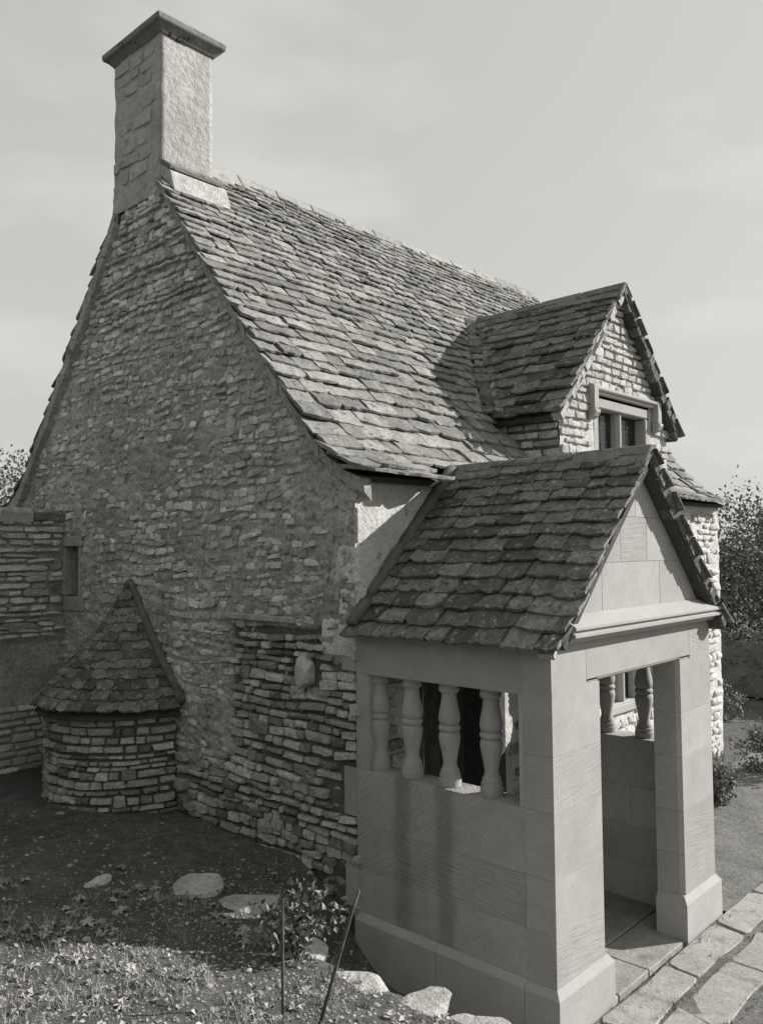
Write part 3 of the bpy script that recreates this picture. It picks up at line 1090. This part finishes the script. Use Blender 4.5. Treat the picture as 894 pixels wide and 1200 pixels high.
# mortar fillets against the gable
for sgn in (-1, 1):
    mb = MB()
    pts, rads = [], []
    for t in lin(0, 1, .08):
        pts.append((-.03, OC + sgn * (OE * (1 - t) + .01), EZ + (AZ - EZ) * t - .05 * math.sin(math.pi * t) + .06))
        rads.append(.05 - .018 * t)
    pts.append((-.02, OC, AZ + .07))
    rads.append(.02)
    mb.tube(pts, rads, 8)
    mb.build('mortar_fillet', 'fillet', oroof, smooth=True)

# ------------------------------------------------------------------ tall wall meeting the gable at the back
gwall = empty('boundary_wall', (-2.0, 4.6, .5), 'tall rough rubble wall running out from the back of the gable', 'wall')
WY = 4.36
MB().box((-6.0, WY + .03, .2), (-.0, WY + .45, 3.18)).build('core', 'mortar_old', gwall)
wg = grid(lambda x, z: (x, WY + .005 + (.05 if z < 1.9 else 0) - .014 * fbm(x, 1, z, 5, 4), z), lin(-6, 0.0, .06), lin(.3, 3.15, .05))
wface = wg.build('face', 'mortar_old', gwall, smooth=True, fix=False)
wst = courses(-5.9, -.01, 1.93, 3.12, (.045, .085), (.12, .30), lambda x, z, w, h: x + w / 2 < .02,
              lambda x, z, w, h: frame(Vector((x, WY - .012 + random.uniform(-.02, .012), z)), (X + Z * random.gauss(0, .05)).normalized(), Z, (-Y + Z * random.uniform(-.1, .3)).normalized(), w, h, .035), gap=.016)
wst += courses(-5.9, -.01, .5, 1.25, (.06, .09), (.14, .28), lambda x, z, w, h: x + w / 2 < .02,
               lambda x, z, w, h: frame(Vector((x, WY + .03, z)), X, Z, -Y, w, h, .03), gap=.016)
pieces('stone', wface, wst, ROUND_STONES, 'rubble', 200)
cop = []
x = -5.95
while x < -.1:
    w = random.uniform(.3, .5)
    u = SQUARE_STONES[int(-x * 7) % 22]
    link('coping_stone', u.mesh('coping_stone'), 'rubble_clean', gwall, frame(Vector((x + w / 2, WY + .2, 3.19)), X, Y, Z, w, .56, .05 + random.uniform(0, .03)))
    x += w

# ------------------------------------------------------------------ the porch
porch = empty('entrance_porch', (PAX, -.8, 0), 'small gabled porch of pale dressed stone with baluster openings and slate roof', 'porch')
TH = .20
GAP = .0007
def block(a, b, parent=porch, name='ashlar_block', m='ashlar'):
    (x0_, y0_, z0_), (x1_, y1_, z1_) = a, b
    j = random.uniform(-.0012, .0012)
    return MB().box((x0_ + GAP + j, y0_ + GAP + j, z0_ + GAP), (x1_ - GAP + j, y1_ - GAP + j, z1_ - GAP)).build(name, m, parent, bevel=.0015)
YW0, YW1, ZS, ZT = -.127, -1.353, 1.27, 1.93
YB = -PD + TH
# cores seen only in the joints
co = MB()
def core(a, b):
    co.box(tuple(a[i] + .006 for i in range(3)), tuple(b[i] - .006 for i in range(3)))
for xa in (0, PW - TH):
    core((xa, YB, -.1), (xa + TH, 0, ZS))
    core((xa, YB, ZT), (xa + TH, 0, 2.19))
core((0, -PD, -.1), (.555, YB, 2.2))
core((1.75, -PD, -.1), (PW, YB, 2.2))
core((0, -PD, 1.975), (PW, YB, 2.3))
co.build('wall_core', 'joint', porch)
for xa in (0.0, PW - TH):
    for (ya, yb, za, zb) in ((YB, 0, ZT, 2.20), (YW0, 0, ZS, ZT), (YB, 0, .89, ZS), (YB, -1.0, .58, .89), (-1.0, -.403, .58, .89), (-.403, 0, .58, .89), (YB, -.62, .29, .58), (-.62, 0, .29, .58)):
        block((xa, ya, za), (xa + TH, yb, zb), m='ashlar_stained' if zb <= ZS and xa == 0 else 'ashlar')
    # small return of the corner pier inside the opening
    block((xa + .002, YB, ZS), (xa + TH, YW1 + .0, ZT)) if YW1 > YB + .01 else None
# front: chamfered jambs, lintel
zcs = [.29, .58, .89, 1.27, 1.59, 1.966]
for za, zb in zip(zcs, zcs[1:]):
    MB().prism([(GAP, -PD), (.585 - .028, -PD), (.585, -PD + .028), (.585, YB - GAP), (GAP, YB - GAP)], lambda p, q, t: (p, q, t), za + GAP, zb - GAP).build('ashlar_block', 'ashlar', porch, bevel=.0015)
    MB().prism([(PW - GAP, -PD), (1.72 + .028, -PD), (1.72, -PD + .028), (1.72, YB - GAP), (PW - GAP, YB - GAP)], lambda p, q, t: (p, q, t), za + GAP, zb - GAP).build('ashlar_block', 'ashlar', porch, bevel=.0015)
for xa, xb in ((0, .40), (.40, 1.92), (1.92, PW)):
    y_ = random.uniform(0, .001)
    MB().prism([(-PD + y_, 2.25), (-PD + y_, 1.966 + (.028 if xa == .40 else 0)), (-PD + (.028 if xa == .40 else .001), 1.966), (YB, 1.966), (YB, 2.25)], lambda p, q, t: (t, p, q), xa + GAP, xb - GAP).build('ashlar_block', 'ashlar', porch, bevel=.0015)
# gable stones
RZ, EVX, EVZ = 3.43, -.10, 2.19
def roof_under(x):
    h = min(x, PW - x)
    return EVZ - .02 + (RZ - EVZ) * (h - EVX) / (PAX - EVX) - .04
def clip(poly, a, b, c):
    """keep a*x + b*z <= c"""
    out_ = []
    for i in range(len(poly)):
        p, q = poly[i], poly[(i + 1) % len(poly)]
        dp, dq = a * p[0] + b * p[1] - c, a * q[0] + b * q[1] - c
        if dp <= 0:
            out_.append(p)
        if dp * dq < 0:
            t = dp / (dp - dq)
            out_.append((p[0] + (q[0] - p[0]) * t, p[1] + (q[1] - p[1]) * t))
    return out_
sl_ = (RZ - EVZ) / (PAX - EVX)
for za, zb, xs in ((2.25, 2.38, (0, 1.1, PW)), (2.38, 2.70, (0, .62, 1.45, PW)), (2.70, 3.0, (0, .88, 1.26, PW)), (3.0, 3.5, (0, 1.1, PW))):
    for xa, xb in zip(xs, xs[1:]):
        poly = [(xa + GAP, za + GAP), (xb - GAP, za + GAP), (xb - GAP, zb - GAP), (xa + GAP, zb - GAP)]
        c0 = roof_under(0)
        poly = clip(poly, -sl_, 1, c0)
        poly = clip(poly, sl_, 1, c0 + sl_ * PW)
        if len(poly) > 2:
            MB().prism(poly, lambda p, q, t: (p, t, q), -PD + random.uniform(0, .001), YB).build('ashlar_block', 'ashlar', porch, bevel=.002)
MB().prism([(.12, 2.26), (PW - .12, 2.26), (PAX, 3.2)], lambda p, q, t: (p, t, q), -PD + .01, YB - .02).build('gable_core', 'joint', porch)
# string course under the gable
sc = [(0, 2.40), (.115, 2.335), (.115, 2.315), (.095, 2.311), (.095, 2.296), (.11, 2.294), (.11, 2.272), (.075, 2.262), (.05, 2.235), (0, 2.225)]
MB().prism(sc, lambda p, q, t: (t, -PD - p - .001, q), .09, PW + .03).build('string_course', 'ashlar_plain', porch, bevel=.003)
# plinth
pz = [(0, .0), (0, 0)]
def plinth(poly_xy_in, name='plinth'):
    pass
PP = .034
def ring_plinth(x0_, y0_, x1_, y1_, sides):
    """plinth block wrapped round a pier with weathered top; sides = projecting sides"""
    mb = MB()
    o = {s_: (PP if s_ in sides else 0) for s_ in 'wsen'}
    lo = [(x0_ - o['w'], y0_ - o['s']), (x1_ + o['e'], y0_ - o['s']), (x1_ + o['e'], y1_ + o['n']), (x0_ - o['w'], y1_ + o['n'])]
    e_ = .0015
    hi = [(x0_ - e_, y0_ - e_), (x1_ + e_, y0_ - e_), (x1_ + e_, y1_ - e_), (x0_ - e_, y1_ - e_)]
    for zz, ring in ((-.12, lo), (.245, lo), (.29, hi)):
        mb.v += [(x_, y_, zz) for x_, y_ in ring]
    for lv in (0, 1):
        for k in range(4):
            mb.f.append((4 * lv + k, 4 * lv + (k + 1) % 4, 4 * lv + 4 + (k + 1) % 4, 4 * lv + 4 + k))
    mb.f += [(8, 9, 10, 11), (3, 2, 1, 0)]
    mb.t = [0] * len(mb.f)
    return mb.build('plinth_stone', 'ashlar_plain', porch, bevel=.003)
ring_plinth(0, -PD, .585, YB, 'wse')
ring_plinth(1.72, -PD, PW, YB, 'wse')
ring_plinth(0, YB + .002, TH, -.72, 'w')
ring_plinth(0, -.718, TH, -.002, 'w')
ring_plinth(PW - TH, YB + .002, PW, -.002, 'e')
# toothing stones bonded into the gable
for ya, yb, za, zb in ((0.003, .142, 1.94, 2.245), (.003, .125, .93, 1.265), (.003, .118, .30, .60)):
    MB().box((-.002, ya - .002, za), (.1, yb, zb)).build('toothing_stone', 'ashlar', porch, bevel=.004)
# balusters
BP = [(.0, .062), (.045, .062), (.05, .057), (.075, .057), (.08, .05), (.10, .05), (.115, .042), (.14, .036), (.20, .043), (.26, .054), (.31, .060), (.335, .056), (.345, .047), (.352, .055), (.362, .060), (.375, .060), (.385, .055), (.39, .047),
      (.40, .055), (.43, .061), (.47, .056), (.53, .045), (.58, .040), (.595, .043), (.60, .052), (.612, .057), (.625, .057), (.63, .054), (.66, .056)]
def baluster_mesh():
    mb = MB()
    n = 24
    for z_, r_ in BP:
        mb.v += [(r_ * 1.2 * math.cos(2 * math.pi * k / n), r_ * 1.2 * math.sin(2 * math.pi * k / n), z_) for k in range(n)]
    for i in range(len(BP) - 1):
        mb.f += [(i * n + k, i * n + (k + 1) % n, (i + 1) * n + (k + 1) % n, (i + 1) * n + k) for k in range(n)]
    mb.t = [0] * len(mb.f)
    me = mb.mesh('baluster', True)
    me.materials.append(MATS['ashlar_plain'])
    return me
bme = baluster_mesh()
try:
    bme.set_sharp_from_angle(angle=R(38))
except Exception:
    pass
for xa in (TH / 2, PW - TH / 2):
    for yy in (-.135, -.435, -.755, -1.085):
        link('baluster', bme, None, porch, Matrix.Translation((xa, yy, ZS)))
# floor slabs inside
fl = [(.2, .95, -.72, -.0), (.95, 1.6, -.72, 0), (1.6, 2.09, -.72, 0), (.2, 1.10, -1.22, -.72), (1.10, 2.09, -1.22, -.72), (.2, .70, -1.60, -1.22), (.70, 1.12, -1.60, -1.22), (1.12, 2.09, -1.60, -1.22)]
for a in fl:
    MB().box((a[0] + .005, a[2] + .005, -.09), (a[1] - .005, a[3] - .005, random.uniform(-.004, .004))).build('floor_slab', 'paving', porch, bevel=.006)
# roof
PPf = Profile([(0, EVZ), (.2, EVZ + .195), (.6, EVZ + .60), (PAX - EVX, RZ)])
PL, PR = Vector((EVX, 0, 0)), Vector((PW - EVX, 0, 0))
proof = roof_sheet(PPf, PL, -Y, X, -.02, PD + .085, .04, s0=.10).build('roof', 'roof_wood', porch)
roof_sheet(PPf, PR, Y, -X, -(PD + .085), .02, .04).build('right_roof_slope', 'roof_wood', porch)
psl = slate_roof(PPf, PL, -Y, X, .0, PD + .11, .145, .10, .26, .20, .021)
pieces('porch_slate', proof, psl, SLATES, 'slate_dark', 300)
psr = slate_roof(PPf, PR, Y, -X, -(PD + .10), .0, .13, .10, .26, .21, .012, lf=.4)
tb = MB()
for M_ in psr:
    u = random.choice(SLATES)
    tb.add([M_ @ Vector(p) for p in u.v], u.f, random.uniform(.01, .99))
tag(tb.build('porch_slate', 'slate_dark', proof, fix=False), kind='stuff')
ridge_stones('ridge_stone', proof, (PAX, -PD - .12, RZ + .03), (PAX, .07, RZ + .015), X, .165, .155, .045, 3, 'ridge_dark')
ppts = [(EVX + PPf.at(d).x, PPf.at(d).y - .018) for d in lin(.03, PPf.len, .2)]
verge_band('verge_mortar', proof, ppts, -PD - .055, -PD + .05, .045, 'verge_mortar')
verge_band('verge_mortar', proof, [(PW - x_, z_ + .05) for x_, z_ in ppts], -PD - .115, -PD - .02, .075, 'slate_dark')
# fillet of mortar where the roof meets the cottage wall
for sgn, O_ in ((1, EVX), (-1, PW - EVX)):
    mb = MB()
    for d in lin(0.02, PPf.len - .1, .1):
        pass
    ds = lin(0.05, PPf.len - .06, .1)
    mb.tube([(O_ + sgn * (PPf.at(d).x - .012), -.035, PPf.at(d).y + .055) for d in ds], [.046 + random.uniform(-.004, .004) for d in ds], 8)
    mb.build('mortar_fillet', 'fillet', proof, smooth=True)

# ------------------------------------------------------------------ paving in front of the porch
pv = [(-.6, -3.6), (7.5, -3.6), (7.5, -1.62), (-.6, -1.62)]
path = grid(lambda x_, y_: (x_, y_, terrain(max(x_, .2), min(y_, -1.75)) + .036 + .012 * fbm(x_, y_, 0, 3, 4)), lin(-.95, 11.3, .09), lin(-3.6, -.02, .09),
            lambda x_, y_: y_ < -PD - .03 or x_ > PW + .08).build('path', 'path', smooth=True, fix=False)
tag(path, kind='structure')
def flag(corners, seed):
    """one flagstone from four corners, edges broken up"""
    rnd = random.Random(seed)
    cx_, cy_ = sum(c[0] for c in corners) / 4, sum(c[1] for c in corners) / 4
    ring = []
    for k in range(4):
        (xa, ya), (xb, yb) = corners[k], corners[(k + 1) % 4]
        for t in (.06, .36, .66, .94):
            px_, py_ = xa + (xb - xa) * t + rnd.uniform(-.012, .012), ya + (yb - ya) * t + rnd.uniform(-.012, .012)
            d_ = math.hypot(px_ - cx_, py_ - cy_)
            ring.append((px_ + (cx_ - px_) * .013 / d_, py_ + (cy_ - py_) * .013 / d_))
    z_ = rnd.uniform(-.008, .001)
    sx_, sy_ = rnd.gauss(0, .012), rnd.gauss(0, .012)
    MB().prism(ring, lambda p, q, t: (p, q, t + z_ + (p - cx_) * sx_ + (q - cy_) * sy_), -.06, 0).build('paving_stone', 'paving', path, bevel=.006)
ryy = [-1.635, -1.90, -2.22]
for k in range(2):
    x = -.9 - .2 * k
    pa = (x, ryy[k + 1])
    pc = (x, ryy[k])
    while x < 6.5:
        w = random.uniform(.42, .95)
        x += w
        pb_ = (x + random.uniform(-.06, .06), ryy[k + 1] + random.uniform(-.035, .035))
        pd_ = (x + random.uniform(-.06, .06), ryy[k] + (0 if k == 0 else random.uniform(-.03, .0)))
        flag([pa, pb_, pd_, pc], int(x * 100) + k * 1000)
        pa, pc = pb_, pd_

jw = MB()
for _ in range(230):                       # grass and moss rooted in the joints
    x_ = random.uniform(-.5, 5.5)
    y_ = random.choice((-1.66, -1.90, -1.90, -2.22, -2.24)) + random.gauss(0, .018)
    t0 = random.uniform(.05, .9)
    for i in range(random.randint(4, 10)):
        b = Vector((x_ + random.gauss(0, .02), y_ + random.gauss(0, .008), -.018))
        q = Vector((random.gauss(0, .014), random.gauss(0, .014), random.uniform(.018, .05)))
        s_ = Vector((random.gauss(0, 1), random.gauss(0, 1), 0)).normalized() * .0025
        jw.add([b - s_, b + s_, b + q], [(0, 1, 2)], t0 + random.uniform(-.04, .08))
tag(jw.build('joint_grass', 'leaf', fix=False), kind='stuff')

# ------------------------------------------------------------------ retaining wall along the bank
rw = empty('retaining_wall', (-1.2, -2.0, .0), 'low sunlit dry stone retaining wall edging the bank beside the porch', 'wall')
MB().box((-1.22, -5.0, -.1), (-1.08, -.55, .50)).build('core', 'mortar_dark', rw)
rst = courses(-5.0, -.5, -.1, .52, (.10, .16), (.2, .4), lambda y_, z_, w, h: True, lambda y_, z_, w, h: frame(Vector((-1.07, y_, z_)), Y, Z, X, w, h, .04), gap=.014)
pieces('stone', rw, rst, SQUARE_STONES, 'rubble_clean', 80)
y_ = -.50
i = 0
while y_ > -4.6:
    d_ = (.42, .50, .30, .36, .44)[i % 5]
    M_ = frame(Vector((-1.26 + random.uniform(-.03, .03), y_ - d_ / 2, .605 + random.uniform(-.012, .015))), X, Y, Z, .60, d_ * 1.30, .25)
    u = rock(500 + i, 18, 30, 16, .55)
    for k in range(2):
        pass
    link('coping_stone', u.mesh('coping_stone'), 'rock', rw, M_)
    y_ -= d_
    i += 1

# flat stones lying on the bank
def ground_rock(px, py, w, d_, h, rz, seed, label, m='rock', sq=2.5):
    u = rock(seed, 14, 26, 14, .6)
    o = link('flat_stone', u.mesh('flat_stone'), m)
    o.matrix_world = Matrix.Translation((px, py, terrain(px, py) + h * .1)) @ Matrix.Rotation(rz, 4, 'Z') @ Matrix.Rotation(.12, 4, 'X') @ Matrix.Diagonal((w, d_, h, 1))
    tag(o, label, 'stone')
ground_rock(-1.13, .27, -0 + .42, .30, .13, .5, 601, 'large pale flat stone lying on the dark soil')
ground_rock(-1.00, -.04, .44, .28, .08, -.5, 602, 'flat greyer stone half buried next to the large pale one')
ground_rock(-.84, -.22, .22, .16, .07, .2, 603, 'small stone beside the shrub, at the end of the flat stones')
ground_rock(-1.62, .62, .30, .09, .06, .3, 604, 'long thin stone half buried in the soil', 'quoin')

# pebbles, clods and weeds
def scatter(n, cond, size, lib, m, name, flat=.6):
    mb = MB()
    c = 0
    while c < n:
        x_, y_ = random.uniform(-3.3, 0), random.uniform(-2.6, 3.4)
        if not cond(x_, y_):
            continue
        s_ = size() 
        u = random.choice(lib)
        M_ = Matrix.Translation((x_, y_, terrain(x_, y_))) @ Matrix.Rotation(random.uniform(0, 6.28), 4, 'Z') @ Matrix.Rotation(random.gauss(0, .25), 4, 'X') @ Matrix.Diagonal((s_ * random.uniform(.8, 1.5), s_, s_ * flat * 1.1, 1))
        mb.add([M_ @ Vector(p) for p in u.v], u.f, random.uniform(.01, .99))
        c += 1
    o = mb.build(name, m, smooth=True, fix=False)
    return tag(o, kind='stuff')
on_bank = lambda x_, y_: (x_ < -1.2 or (y_ > -.25 and x_ < -.05)) and not (x_ ** 2 + (y_ - OC) ** 2 < .75)
SMALL = [rock(700 + i, 9, 7, 5) for i in range(10)]
scatter(420, on_bank, lambda: min(.07, random.lognormvariate(-3.9, .5)), SMALL, 'pebble', 'pebbles')
scatter(12000, lambda x_, y_: on_bank(x_, y_) and random.random() < sstep(1.2, -.6, y_) + .10, lambda: min(.045, random.lognormvariate(-4.65, .5)), SMALL, 'clod', 'soil_clods', .6)

def leaf(mb, c, size, up_=None, tone=None):
    d = Vector((random.gauss(0, 1), random.gauss(0, 1), random.gauss(0, .8))).normalized() if up_ is None else up_
    s_ = d.orthogonal().normalized()
    s_ = (Matrix.Rotation(random.uniform(0, 6.28), 3, d) @ s_)
    b = d.cross(s_)
    w = size * .36
    c = Vector(c)
    mb.add([c - s_ * size * .5, c - b * w * .9 + d * size * .06, c + s_ * size * .5 - d * size * .08, c + b * w * .9 + d * size * .06], [(0, 1, 2, 3)], random.uniform(.01, .99) if tone is None else tone)

wd = MB()
c = 0
while c < 1500:
    x_, y_ = random.uniform(-3.2, -1.15), random.uniform(-2.6, .6)
    dsh = (y_ + 1.6) - (-x_) * .66
    p = .22 if dsh > 0 else 1.0
    if random.random() > p or not on_bank(x_, y_):
        continue
    if noise.noise(Vector((x_ * 3, y_ * 3, 0))) < -.12 and random.random() < .75:
        continue
    if x_ > -1.5 and random.random() < .8:
        continue
    z_ = terrain(x_, y_)
    if random.random() < .25:
        h = random.uniform(.02, .07)
        q = Vector((random.gauss(0, .02), random.gauss(0, .02), h))
        s_ = Vector((random.gauss(0, 1), random.gauss(0, 1), 0)).normalized() * .0025
        b = Vector((x_, y_, z_))
        wd.add([b - s_, b + s_, b + q], [(0, 1, 2)], random.uniform(.01, .99))
    else:
        leaf(wd, (x_, y_, z_ + random.uniform(.002, .03)), random.uniform(.012, .034), Vector((random.gauss(0, .5), random.gauss(0, .5), 1)).normalized())
    c += 1
for _ in range(1300):                      # rosettes and grass tufts
    x_, y_ = random.uniform(-3.2, -1.2), random.uniform(-2.6, .9)
    if not on_bank(x_, y_) or noise.noise(Vector((x_ * 2.2, y_ * 2.2, 5))) < -.1:
        continue
    z_ = terrain(x_, y_)
    k = random.randint(5, 10)
    sz = random.uniform(.015, .04)
    t0 = random.uniform(.05, .9)
    if random.random() < .55:
        for i in range(k):
            a = 6.28 * i / k + random.uniform(-.3, .3)
            d_ = Vector((math.cos(a), math.sin(a), 0))
            s_ = Vector((-d_.y, d_.x, 0)) * sz * .28
            b = Vector((x_, y_, z_ + .004))
            m_ = b + d_ * sz * .6 + Z * sz * random.uniform(.2, .6)
            e_ = b + d_ * sz * 1.2 + Z * sz * random.uniform(-.1, .5)
            wd.add([b, m_ - s_, e_, m_ + s_], [(0, 1, 2, 3)], t0 + random.uniform(-.04, .08))
    else:
        for i in range(k * 2):
            b = Vector((x_ + random.gauss(0, .012), y_ + random.gauss(0, .012), z_ - .003))
            q = Vector((random.gauss(0, .025), random.gauss(0, .025), random.uniform(.03, .085)))
            s_ = Vector((random.gauss(0, 1), random.gauss(0, 1), 0)).normalized() * .002
            wd.add([b - s_, b + s_, b + q], [(0, 1, 2)], t0 + random.uniform(-.04, .08))
tag(wd.build('weeds', 'weed', fix=False), kind='stuff')

# shrub and its two stakes
def bez(p, q, s_, n=6):
    p, q = Vector(p), Vector(q)
    return [p.lerp(q, i / n) + s_ * math.sin(math.pi * i / n) for i in range(n + 1)]
SX, SY = -1.34, -.80
sh = empty('garden_shrub', (SX, SY, terrain(SX, SY)), 'young leafy shrub growing on the bank between two stakes', 'shrub')
stem, lv = MB(), MB()
b0 = Vector((SX, SY, terrain(SX, SY) - .03))
for i in range(22):
    a = random.uniform(0, 6.28)
    rr = random.uniform(.04, .25)
    tip = b0 + rt * rr * math.cos(a) * 1.1 + fw * rr * .8 * math.sin(a) + Z * random.uniform(.20, .40) + rt * .07
    pts = bez(b0 + rt * random.uniform(-.04, .06), tip, Vector((0, 0, .04)))
    stem.tube(pts, [.006 - .0006 * k for k in range(len(pts))], 5)
    for p in pts[2:]:
        for _ in range(7):
            leaf(lv, p + Vector((random.gauss(0, .035), random.gauss(0, .035), random.gauss(0, .03))), random.uniform(.024, .05))
stem.build('stem', 'bark', sh, smooth=True)
lv.build('foliage', 'leaf', sh, fix=False)
z1_ = terrain(-1.80, -1.33)
st1 = MB().tube([(-1.80, -1.33, z1_ - .05), (-1.795, -1.325, z1_ + .2), (-1.80, -1.33, z1_ + .42), (-1.79, -1.32, z1_ + .50), (-1.775, -1.335, z1_ + .535), (-1.755, -1.355, z1_ + .52)], [.008, .0075, .007, .006, .005, .004], 7).build('plant_stake', 'bark', smooth=True)
tag(st1, 'upright cane stake with curled top on the left of the shrub', 'stake')
z2_ = terrain(-1.73, -1.47)
b_ = Vector((-1.735, -1.475, z2_ - .03))
st2 = MB().tube([b_, b_ + rt * .075 + Z * .25, b_ + rt * .15 + Z * .50, b_ + rt * .185 + Z * .60], [.0085, .008, .0075, .007], 7).build('plant_stake', 'bark', smooth=True)
tag(st2, 'dark stake leaning towards the porch in front of the shrub', 'stake')

# ------------------------------------------------------------------ garden beyond the far end of the cottage
def foliage(mb, c, rad, n, size, clumps=26, rnd=random):
    c = Vector(c)
    cs = []
    for _ in range(clumps):
        d = Vector((rnd.gauss(0, 1), rnd.gauss(0, 1), rnd.gauss(0, 1))).normalized()
        r_ = rnd.uniform(.35, .95)
        cs.append((c + Vector((d.x * rad[0], d.y * rad[1], d.z * rad[2])) * r_, rnd.uniform(.16, .34)))
    for i in range(n):
        p, k = cs[i % clumps]
        d = Vector((rnd.gauss(0, .5), rnd.gauss(0, .5), rnd.gauss(0, .5)))
        leaf(mb, p + Vector((d.x * rad[0], d.y * rad[1], d.z * rad[2])) * k * 1.3, size * rnd.uniform(.7, 1.3))

def tree(x_, y_, h, rad, n, size, label, m='leaf_dark', clumps=30):
    t = empty('tree', (x_, y_, 0), label, 'tree')
    tk = MB().tube([(x_, y_, -.2), (x_ + .05, y_, h * .4), (x_ - .05, y_ + .1, h * .8)], [.14, .1, .05], 8)
    for i in range(6):
        a = i * 1.1
        tk.tube([(x_, y_, h * (.35 + .06 * i)), (x_ + math.cos(a) * rad[0] * .4, y_ + math.sin(a) * rad[1] * .4, h * (.5 + .06 * i)), (x_ + math.cos(a) * rad[0] * .75, y_ + math.sin(a) * rad[1] * .75, h * (.62 + .06 * i))], [.05, .03, .012], 6)
    tk.build('trunk', 'bark', t, smooth=True)
    cmb = MB()
    foliage(cmb, (x_, y_, h - rad[2]), rad, n, size, clumps)
    cmb.build('crown', m, t, fix=False)
tree(16.5, 3.6, 3.35, (2.3, 2.3, 1.45), 11000, .10, 'bushy dark tree beyond the clipped hedge', clumps=60)
tree(21.0, 4.2, 4.4, (2.5, 2.5, 1.9), 6000, .12, 'taller thin topped tree behind the bushy tree', 'leaf', 50)
tree(4.3, 15.4, 5.2, (1.3, 1.3, 1.1), 3500, .09, 'light leafy tree behind the boundary wall', 'leaf', 34)
tree(2.2, 17.5, 5.0, (1.2, 1.2, 1.2), 2600, .09, 'second airy tree standing behind the boundary wall', 'leaf', 30)
hedge = empty('clipped_hedge', (12.2, 1.5, 0), 'dark clipped hedge at the end of the garden path', 'hedge')
hb = MB()
for _ in range(9000):
    x_, y_, z_ = random.uniform(11.7, 12.8), random.uniform(-3.5, 5), random.uniform(0, 1.12)
    if 11.85 < x_ < 12.6 and z_ < .95:
        z_ = random.uniform(.95, 1.14)
    leaf(hb, (x_ + .06 * noise.noise(Vector((y_ * 3, z_ * 3, 0))), y_, z_), random.uniform(.05, .10))
hb.build('foliage', 'leaf_dark', hedge, fix=False)
MB().box((11.85, -3.4, 0), (12.6, 4.9, 1.0)).build('inner_growth', 'leaf_dark', hedge)
for (x_, y_, rx, rz_, lab) in ((6.9, -.55, .55, .42, 'leafy border plant beside the path by the cottage corner'), (9.6, 1.35, .45, .40, 'low rounded plant in front of the hedge'), (5.0, -.5, .28, .26, 'mid sized plant in the bed under the cottage front')):
    b = empty('border_plant', (x_, y_, 0), lab, 'plant')
    mb = MB()
    foliage(mb, (x_, y_, rz_ * .6), (rx, rx, rz_), 1500, .06, 24)
    mb.build('foliage', 'leaf', b, fix=False)
    s_ = MB()
    for i in range(7):
        a = i * .9
        s_.tube([(x_, y_, -.03), (x_ + math.cos(a) * rx * .6, y_ + math.sin(a) * rx * .6, rz_ * 1.1)], [.008, .004], 5)
    s_.build('stem', 'bark', b)

th_ = empty('added_shade_hedge', (-11.5, 4, 0), 'added tall dark hedge out of view, blocking low sky opposite the gable', 'hedge')  # added outside the frame to cut low sky light on gable and porch side
hb = MB()
for _ in range(9000):
    y_, z_ = random.uniform(-9, 17), random.uniform(0.3, 7.3)
    top = 6.1 + .8 * noise.noise(Vector((y_ * .5, 3, 0)))
    if z_ > top:
        continue
    leaf(hb, (-11 + .5 * noise.noise(Vector((y_ * .8, z_ * .8, 0))) + random.uniform(-.2, .4), y_, z_), random.uniform(.2, .4))
hb.build('foliage', 'leaf_dark', th_, fix=False)
hg = grid(lambda y_, z_: (-11.15 + .5 * noise.noise(Vector((y_ * .8, z_ * .8, 0))), y_, z_ * (5.8 + .8 * noise.noise(Vector((y_ * .5, 3, 0))))), lin(-9, 17, .5), lin(0, 1, .1))
hg.build('inner_growth', 'leaf_dark', th_, smooth=True)  # solid backing of the added light-blocking hedge
